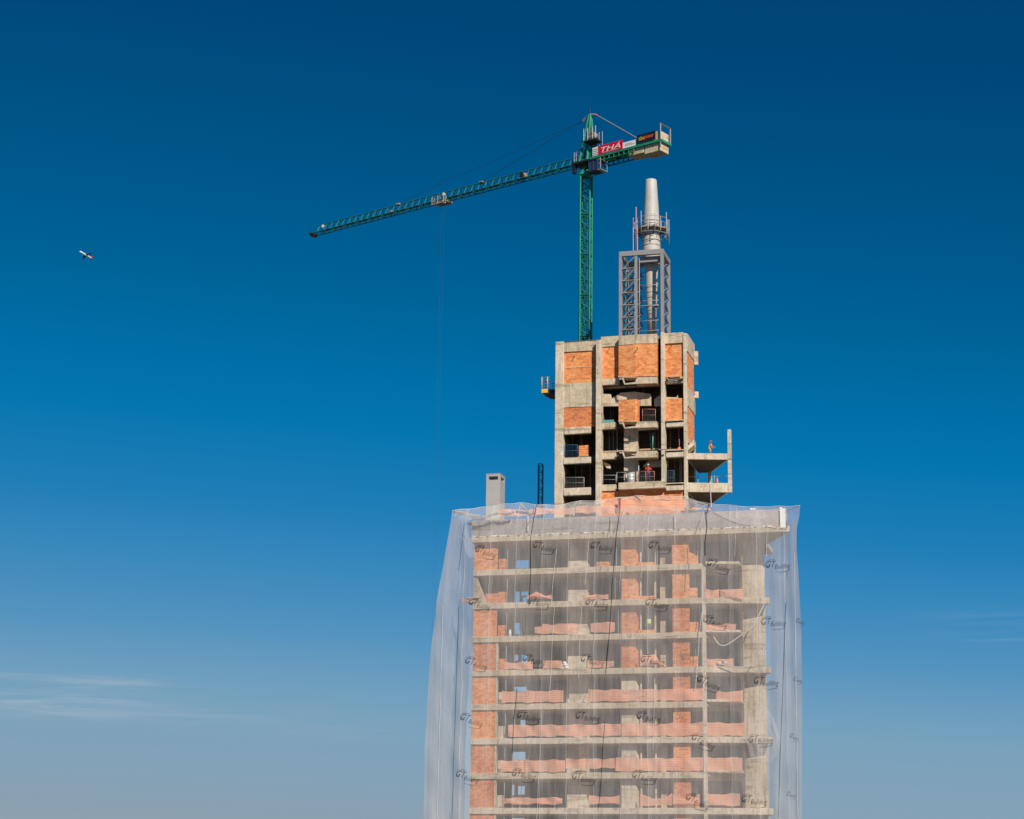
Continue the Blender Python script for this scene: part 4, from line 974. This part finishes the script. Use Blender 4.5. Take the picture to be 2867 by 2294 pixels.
def tarp(pts, Y, label, mat=OMESH, cat='tarpaulin', name='tarpaulin', bulge=.18):
    c = sum((Vector(p) for p in [at(x, y, Y) for x, y in pts]), Vector())/len(pts); c.y -= bulge
    mb = MB(); P = [at(x, y, Y) for x, y in pts]; n = len(P)
    for i in range(n):
        a, b = P[i], P[(i+1) % n]; m1 = (a+c)/2+Vector((0, -bulge*.3, 0)); m2 = (b+c)/2+Vector((0, -bulge*.3, 0))
        mb.quad([a, b, m2, m1]); mb.quad([m1, m2, c])
    return mb.build(name, mat, None, label, cat)
tarp([(1476, 1672), (1500, 1657), (1512, 1661), (1530, 1671), (1545, 1677), (1500, 1677)], -.05, 'peaked orange tarpaulin at the left opening of the second netted floor')
tarp([(2015, 1652), (2079, 1649), (2081, 1680), (2060, 1681), (2040, 1676), (2018, 1681)], .5, 'bright orange tarpaulin in the right bay of the second netted floor')
tarp([(1792, 1866), (1792, 1833), (1815, 1835), (1835, 1832), (1845, 1850), (1870, 1870), (1840, 1864)], -.03, 'crumpled orange tarpaulin in the window recess of the fourth netted floor')
sk = thing('sack_pile', (at(1575, 1872, .5).x, .5, slab_top(4)), 'heap of white sacks on the fourth netted floor, left of the concrete column', 'sacks')
for i, (dx, dz, rr) in enumerate(((-.35, .12, .2), (.0, .12, .22), (.3, .14, .2), (-.1, .33, .2), (.2, .38, .22), (.08, .6, .17))):
    q = at(1577, 1872, .35); MB().ball((q.x+dx, .35+(i % 2)*.12, slab_top(4)+.01+dz), rr, 10, 1.2, .9, .75).build('sack', SACK, sk)
q = at(1428, 1776, .5); sb_ = MB().lathe((q.x, .5, slab_top(3)+.004), [(.12, 0), (.15, .1), (.14, .45), (.06, .62), (.05, .68)], 14).build('gas_bottle', SACK, None, 'white gas bottle on the third netted floor near the left wall', 'bottle')
# roof edge barrier, several strips
RB = [(1395, 1500, 1427, 1446, 'orange slatted barrier on the roof edge, right of the grey chimney'), (1502, 1610, 1422, 1441, 'orange slatted barrier on the roof edge, before the left tower columns'),
      (1612, 1735, 1418, 1437, 'orange slatted barrier on the roof edge, before the left of the brick base'), (1737, 1790, 1402, 1434, 'tall orange slatted barrier on the roof edge, beside the rusty post'), (1792, 1918, 1400, 1430, 'tall orange slatted barrier on the roof edge, before the right of the brick base'),
      (1938, 1990, 1422, 1428, 'narrow orange slatted strip on the roof edge under the right balcony')]
for i, (x0, x1, yt, yb, lab) in enumerate(RB):
    barrier(0, x0, x1, yt, yb, lab, 130+i, .12)
pst = thing('rusty_post', (at(1735, 1435, -.1).x, -.1, ZO+T+1.5), 'short rusty orange post on the roof edge between two orange barriers', 'post')
a, b, zt, zb = prect(1731, 1400, 1739, 1436, -.1); MB().box(a, b, -.35, -.15, zb, zt).build('shaft', RUST, pst); MB().box(a-.03, b+.03, -.37, -.13, zt, zt+.1).build('cap', WOODG, pst)
# booms that carry the net
def boom(pts, Y0, Y1, r, lab):
    n = len(pts); P = [at(x, y, Y0+(Y1-Y0)*i/(n-1)) for i, (x, y) in enumerate(pts)]
    return MB().path(P, r, 5).build('net_boom', STEEL, None, lab, 'boom', 'booms carrying the debris net')
boom([(1340, 1446), (1268, 1431)], .2, -2.1, .09, 'thin boom holding the upper left corner of the net'); boom([(1300, 1437), (1271, 1434)], -1, -2.1, .15, 'short thick beam at the upper left corner of the net')
boom([(1490, 1446), (1456, 1409)], .2, -.6, .09, 'slanting boom left of the dark net rope on the roof'); boom([(1493, 1446), (1494, 1412)], .2, -.9, .06, 'upright boom under the dark net rope on the roof')
boom([(1605, 1445), (1628, 1403)], .2, .9, .06, 'slanting boom under the peak of the white cloth'); boom([(1798, 1434), (1798, 1404), (1778, 1390)], .3, .8, .08, 'bent boom in front of the brick base of the tower')
boom([(2205, 1430), (2239, 1418)], -.1, -2.1, .05, 'long boom holding the upper right corner of the net'); boom([(2000, 1440), (1986, 1412)], .2, -1.0, .06, 'upright boom below the right balconies')
boom([(1662, 1442), (1666, 1404)], .2, .8, .06, 'upright boom by the foot of the second tower column'); boom([(1782, 1436), (1784, 1406)], .3, .6, .045, 'thin upright beside the bent boom')
tb = thing('timber_bundle', (at(1325, 1690, .3).x, .3, slab_top(2)), 'bundle of rough planks sticking out at the left end of the second netted floor', 'timber')
random.seed(5)
for i in range(12):
    x0_ = random.uniform(1287, 1318); x1_ = random.uniform(1330, 1352); y0_ = random.uniform(1674, 1688)
    p = at(x0_, y0_, -.3); q = at(x1_, y0_+random.uniform(-4, 6), .2); z = slab_top(2)+.05
    p.z = max(p.z, z); q.z = max(q.z, z); MB().bar(p, q, .04, 4).build('plank', WOOD if i % 2 else WOODG, tb)
def smooth_pts(P, m=5):
    out = []
    for i in range(len(P)-1):
        p0, p1, p2, p3 = P[max(0, i-1)], P[i], P[i+1], P[min(len(P)-1, i+2)]
        for k in range(m):
            t = k/m; out.append(.5*((2*p1)+(p2-p0)*t+(2*p0-5*p1+4*p2-p3)*t*t+(3*p1-p0-3*p2+p3)*t**3))
    return out+[P[-1]]
def swag(pts, Y, r, lab, cat='rope', mat=ROPEW): return MB().path(smooth_pts([at(x, y, Y) for x, y in pts]), r, 8).build('hanging_cloth', mat, None, lab, cat)
swag([(1998, 1783), (2005, 1795), (2014, 1805), (2026, 1808), (2040, 1803), (2055, 1793), (2070, 1782), (2085, 1773), (2100, 1762), (2115, 1745), (2128, 1715), (2140, 1692)], .2, .055, 'white twisted cloth hanging in a loop across the round column', 'cloth')
swag([(1968, 1705), (1962, 1740), (1958, 1780), (1955, 1830), (1951, 1880), (1947, 1930)], -.3, .03, 'pale rope hanging down beside the slim column', 'rope')
swag([(2140, 1815), (2120, 1840), (2105, 1858), (2090, 1868), (2050, 1866), (2015, 1860)], .0, .04, 'white cloth strip slanting to the right bay of the fourth netted floor', 'cloth')
mb = MB(); q = at(2022, 1858, .4)
for i in range(7): mb.ball((q.x+random.uniform(-.35, .35), .4+random.uniform(-.1, .1), slab_top(4)+.22+random.uniform(0, .3)), random.uniform(.12, .22), 8)
mb.build('cloth_heap', CONL, None, 'crumpled pale heap in the right bay of the fourth netted floor', 'cloth')
for i, x in enumerate((2103, 2110, 2185)):
    q = at(x, 1419, -.1); MB().ball((q.x, -.1, ZO+T+1.55+.12), .13, 8, 1.5, .8, .8).build('rag', SACK, None, ['small white rag on the right roof edge, left one', 'small white rag on the right roof edge, middle one', 'small white rag at the right end of the roof edge'][i], 'rag')

# ------------------------------------------------------------------ debris net
net = thing('debris_net', (14, -2.2, slab_bot(12)), 'translucent white construction net with dark lettering draped over the lower block', 'net')
Yn = -2.2
def fold(x, z):
    t = min(1, max(0, (ZO+1.2-z)/6)); t0 = .25+.75*t
    e = min(1, max(0, (x-2.5)/4))*min(1, max(0, (27-x)/4))
    return t0*(.12*sin(x*1.1+.6*sin(z*.22)+.5)+.035*sin(x*3.3+1.1*sin(z*.13))+.010*sin(x*9.1+z*.1)+.04*sin(z*.9+x*.4)+.035*sin(x*2.1+z*1.25+sin(x*.7))+.025*sin(x*1.6-z*1.9+2*sin(z*.31))) - .35*t + .0*e
ROWS = [(1450, 1264, 2237), (1480, 1259, 2231), (1540, 1250, 2231), (1600, 1241, 2236), (1700, 1225, 2242), (1800, 1212, 2245), (1900, 1203, 2247), (2000, 1197, 2247), (2100, 1192, 2246), (2200, 1190, 2246), (2294, 1190, 2246), (2420, 1191, 2245), (2600, 1194, 2243)]
def lerpt(tab, y, c):
    for r0, r1 in zip(tab, tab[1:]):
        if r0[0] <= y <= r1[0]: return r0[c]+(r1[c]-r0[c])*(y-r0[0])/(r1[0]-r0[0])
    return tab[-1][c]
TOP = [(1266, 1431, -2.2), (1300, 1426, -1.8), (1341, 1423, -1.2), (1392, 1415, -1.0), (1455, 1408, -.9), (1494, 1413, -1.1), (1550, 1415, -.6), (1579, 1413, .3), (1626, 1402, .9), (1665, 1404, .9), (1700, 1398, 1.2), (1735, 1394, 1.5), (1780, 1389, 1.7), (1850, 1390, 1.8), (1921, 1391, 1.8), (1926, 1394, 1.7), (1955, 1404, .6), (1985, 1411, -.6), (2040, 1415, -1.2), (2100, 1420, -1.6), (2150, 1419, -1.8), (2240, 1417, -2.2)]
nx = 260; ys = [1450+ (2600-1450)*j/90 for j in range(91)]
mb = MB(); V = []; rowsV = []
r0 = [at(1264+(2237-1264)*i/nx, 1450, Yn) for i in range(nx+1)]
tops = []
for i in range(nx+1):
    px = 1266+(2240-1266)*i/nx
    y = lerpt(TOP, px, 1) if False else None
    for a, b in zip(TOP, TOP[1:]):
        if a[0] <= px <= b[0]+1e-6: k = (px-a[0])/(b[0]-a[0]); y = a[1]+(b[1]-a[1])*k; Yy = a[2]+(b[2]-a[2])*k; break
    tops.append(at(px, y, Yy))
for j in range(7):
    t = j/7
    row = []
    for i in range(nx+1):
        p = tops[i].lerp(r0[i], t); p = p + Vector((0, fold(p.x, p.z)*t, -.12*sin(pi*t)*sin(i*.21)**2)); row.append(p)
    rowsV.append(row)
def front_row(y):
    A, Bp = at(lerpt(ROWS, y, 1), y, Yn), at(lerpt(ROWS, y, 2), y, Yn); row = []
    for i in range(nx+1):
        p = A.lerp(Bp, i/nx); p.y = Yn+fold(p.x, p.z); row.append(p)
    return row
for y in ys: rowsV.append(front_row(y))
for row in rowsV: V += row
mb.v = V; n1 = nx+1
for j in range(len(rowsV)-1):
    for i in range(nx):
        a = j*n1+i; mb.f.append((a, a+n1, a+n1+1, a+1)); mb.sm.append(True)
mb.build('front_panel', NET, net)
def flap(pts, Y, mat, name, seed):
    rn = random.Random(seed); P = [at(x, y, Y) for x, y in pts]; c = sum(P, Vector())/len(P); mb = MB(); n = len(P)
    for i in range(n):
        a, b = P[i], P[(i+1) % n]; prev = (a, b)
        for k in range(1, 5):
            t = k/5; a2 = a.lerp(c, t)+Vector((0, rn.uniform(-.12, .12), 0)); b2 = b.lerp(c, t)+Vector((0, rn.uniform(-.12, .12), 0))
            mb.quad([prev[0], prev[1], b2, a2], True); prev = (a2, b2)
        mb.quad([prev[0], prev[1], c], True)
    mb.build(name, mat, net)
flap([(2137, 1962), (2165, 2010), (2184, 2070), (2178, 2110), (2160, 2135), (2105, 2130), (2085, 2060)], -1.2, NET, 'net_flap', 1)
flap([(1576, 1432), (1579, 1415), (1626, 1404), (1664, 1406), (1664, 1432)], .7, NET2, 'net_flap', 2)
flap([(1922, 1396), (1955, 1405), (1985, 1413), (1942, 1434), (1922, 1432)], 1.2, NET2, 'net_flap', 3)
flap([(1287, 1470), (1270, 1440), (1320, 1438), (1400, 1442), (1396, 1452), (1322, 1456)], -1.2, NET, 'net_flap', 4)
rr2 = random.Random(9)
rp_ = smooth_pts([at(x, y, -1.0) for x, y in ((1298, 1438), (1318, 1450), (1345, 1452), (1372, 1444), (1392, 1438), (1415, 1440), (1440, 1434))], 6)
mb = MB()
for a, b in zip(rp_, rp_[1:]): mb.bar(a, b, rr2.uniform(.06, .16), 6, rr2.uniform(.06, .16))
mb.build('net_roll', NET2, net)
random.seed(21); HP = [p.copy() for p in tops]
for i0 in range(0, nx, 10):
    seg_ = MB()
    for i in range(i0, min(nx, i0+10)):
        a = tops[i]+Vector((0, -.02, .03*sin(i*.37))); b = tops[i+1]+Vector((0, -.02, .03*sin((i+1)*.37)))
        seg_.bar(a, b, .016+.012*sin(i*.21)**2, 5, .016+.012*sin((i+1)*.21)**2)
    seg_.build('net_hem', SACK, net)
def sidepanel(ix, dirx, name):
    mb = MB(); m = 26; rows = rowsV[7:]; nr = len(rows)
    for j, row in enumerate(rows):
        p0 = row[ix]
        for i in range(m+1):
            t = i/m; x = p0.x+dirx*t*9; y = p0.y+t*9.5
            mb.v.append(Vector((x+.12*sin(t*14+p0.z*.12)+.05*sin(t*33+p0.z*.07), y, p0.z)))
        mb.v[-(m+1)] = p0.copy()
    for j in range(nr-1):
        for i in range(m): a = j*(m+1)+i; mb.f.append((a, a+1, a+m+2, a+m+1)); mb.sm.append(True)
    mb.build(name, NETS, net)
sidepanel(0, .12, 'side_panel'); sidepanel(nx, -.45, 'side_panel')
# darker netting hung over the roof edge barrier
def rope(pts, Y, r, mat, extra=0, name='rope'):
    P = []
    for x, y in pts:
        p = at(x, y, Y); p.y = Yn+fold(p.x, p.z)-.05+extra if y > 1445 else Y; P.append(p)
    MB().path(P, r, 4).build(name, mat, net)
rope([(1503, 1412), (1500, 1450), (1495, 1480), (1490, 1520), (1492, 1600), (1488, 1700)], -1.6, .022, ROPE); rope([(1735, 1396), (1739, 1450), (1732, 1500), (1728, 1560), (1722, 1640), (1718, 1720), (1712, 1800), (1704, 1890)], -1.4, .022, ROPE)
rope([(1985, 1411), (1980, 1450), (1983, 1480), (1978, 1520), (1979, 1560)], -1.6, .028, ROPE); rope([(1452, 1930), (1448, 1975), (1442, 2010), (1440, 2080), (1438, 2110)], Yn, .018, ROPE)
rope([(1696, 2020), (1692, 2070), (1688, 2140), (1682, 2230), (1676, 2270)], Yn, .015, ROPE)
for x0_, y0_, x1_, y1_ in ((1560, 1540, 1545, 1700), (1650, 1500, 1640, 1640), (1555, 1700, 1540, 1960), (1800, 1500, 1796, 1620), (1288, 1700, 1270, 2290), (1245, 1700, 1228, 2294), (2062, 1420, 2058, 1560), (2148, 1470, 2146, 1560), (2205, 1600, 2180, 2290), (2225, 1550, 2235, 2290), (1300, 1470, 1286, 1600), (1520, 1990, 1505, 2294), (1630, 1700, 1622, 1900), (1835, 1900, 1830, 2100)):
    n = 7; rope([(x0_+(x1_-x0_)*i/n, y0_+(y1_-y0_)*i/n) for i in range(n+1)], Yn, .014, CABLE if x0_ in (1288, 2205, 1300) else ROPEW, 0, 'net_seam')
# the printed lettering, wrapped on the net
OFFS = 0.0
def seg(body, x, y, w_, h, sh):
    m = text_mesh(body, 1, sh); vs = [v.co.copy() for v in m.vertices]; x0 = min(v.x for v in vs); x1 = max(v.x for v in vs); y0 = min(v.y for v in vs); y1 = max(v.y for v in vs)
    b = len(LOGOV)
    for c in vs: LOGOV.append((x+(c.x-x0)/(x1-x0)*w_, y+(c.y-y0)/(y1-y0)*h))
    for p in m.polygons: LOGOF.append(tuple(b+i for i in p.vertices))
LOGOV = []; LOGOF = []
seg('GT.', .02, .30, .42, .40, .45); seg('Building', .38, .10, .62, .38, .35)
def strip(pts, w0, w1):
    n = len(pts)
    for i in range(n-1):
        (xa, ya), (xb, yb) = pts[i], pts[i+1]; ka = w0+(w1-w0)*i/(n-1); kb = w0+(w1-w0)*(i+1)/(n-1)
        b = len(LOGOV); LOGOV.extend([(xa, ya-ka), (xb, yb-kb), (xb, yb+kb), (xa, ya+ka)]); LOGOF.append((b, b+1, b+2, b+3))
strip([(.16, .76), (.05, .68), (-.01, .55), (.05, .42), (.16, .38)], .012, .022); strip([(.40, .78), (.28, .77), (.16, .76)], .012, .012)
strip([(.40, .02), (.55, -.02), (.70, -.02), (.85, .02), (.95, .06)], .008, .018)
LG = [(1330, 1541, 12), (1492, 1530, 8), (1652, 1532, 3), (1815, 1532, 3), (1980, 1580, 14), (2144, 1588, -4),
      (1314, 1690, 10), (1477, 1688, 4), (1640, 1691, 3), (1808, 1692, 4), (1970, 1740, 10), (2132, 1748, -3), (2229, 1742, 5),
      (1304, 1854, 12), (1464, 1848, 5), (1628, 1850, 5), (1795, 1852, 0), (1953, 1905, 18), (2112, 1912, 0), (2222, 1905, 5),
      (1291, 2012, 12), (1450, 2007, 5), (1614, 2010, 0), (1784, 2010, 2), (1938, 2068, 18), (2097, 2078, -6), (2212, 2064, 8),
      (1279, 2171, 10), (1436, 2170, 2), (1603, 2178, 3), (1772, 2175, 3), (1922, 2235, 18), (2078, 2243, 0), (2203, 2226, 4)]
for (x, y, rot) in LG:
    q = at(x, y, Yn); s = 2.2 if x < 2200 else .8; sz = 2.2 * (1.1 if x < 2200 else .62); t = radians(-rot)
    vs = []
    loc = wloc(net)
    for (lx, ly) in LOGOV:
        dx, dz = lx*s, (ly-.4)*sz*.62; X_ = q.x+dx*cos(t)-dz*sin(t); Z_ = q.z+dx*sin(t)+dz*cos(t)
        vs.append(Vector((X_, Yn+fold(X_, Z_)-.02, Z_))-loc)
    m = bpy.data.meshes.new('printed_lettering'); m.from_pydata(vs, [], LOGOF); m.materials.append(INKN if x % 3 else INK) if False else m.materials.append(INK)
    o = bpy.data.objects.new('printed_lettering', m); C.objects.link(o); o.parent = net

# ------------------------------------------------------------------ aircraft
D_ = 4500.0; pc = CAM + ray(241, 715).normalized()*D_
ppm = F/D_
X0 = (_r*-30 - _u*-21*-1 + _f*12); fw = (_r*(-.60) + _u*(.40) - _f*.69).normalized()
rt = (_r*(-.87) + _u*(-.48) + _f*.48); rt = (rt-fw*rt.dot(fw)).normalized(); upv = fw.cross(rt).normalized()
if upv.dot(_u) < 0: upv = -upv
L_ = 38.0; S_ = 1.0
pl = thing('airliner', pc, 'small white jet airliner flying far away at the left of the sky', 'airplane')
def Q(a, b, c): return pc + fw*a + rt*b + upv*c
def tube(prof, n=14):
    mb = MB(); 
    for (a, r, dz) in prof:
        for i in range(n): mb.v.append(Q(a, cos(2*pi*i/n)*r, sin(2*pi*i/n)*r+dz))
    for k in range(len(prof)-1):
        for i in range(n): j = (i+1) % n; mb.f.append((k*n+i, k*n+j, (k+1)*n+j, (k+1)*n+i)); mb.sm.append(True)
    return mb
tube([(19, .1, 0), (18.3, 1.0, 0), (16.5, 1.8, 0), (14, 2.05, 0), (-8, 2.05, 0), (-13, 1.5, .4), (-18.5, .4, 1.0), (-19, .05, 1.1)]).build('fuselage', WHITE, pl)
for s in (-1, 1):
    MB().slab([Q(3.5, s*1.6, -.8), Q(-2.5, s*1.6, -.8), Q(-6.2, s*17.5, .9), Q(-4.6, s*17.5, .9)], upv*.35).build('wing', WINGM, pl)
    MB().slab([Q(-14, s*.8, .9), Q(-17, s*.8, .9), Q(-18.7, s*6.3, 1.1), Q(-17.6, s*6.3, 1.1)], upv*.2).build('tailplane', WINGM, pl)
    mb = MB(); e = [(2.6, 1.0), (2.3, 1.15), (-.5, 1.1), (-1.6, .6)]
    for (a, r) in e:
        for i in range(12): mb.v.append(Q(a, s*5.6+cos(2*pi*i/12)*r, -2.0+sin(2*pi*i/12)*r))
    for k in range(3):
        for i in range(12): j = (i+1) % 12; mb.f.append((k*12+i, k*12+j, (k+1)*12+j, (k+1)*12+i)); mb.sm.append(True)
    mb.build('engine', NAVY, pl)
MB().slab([Q(-12.5, -.15, 1.6), Q(-17.5, -.15, 1.6), Q(-19.8, -.15, 7.5), Q(-18.0, -.15, 7.5)], rt*.3).build('tail_fin', REDC, pl)
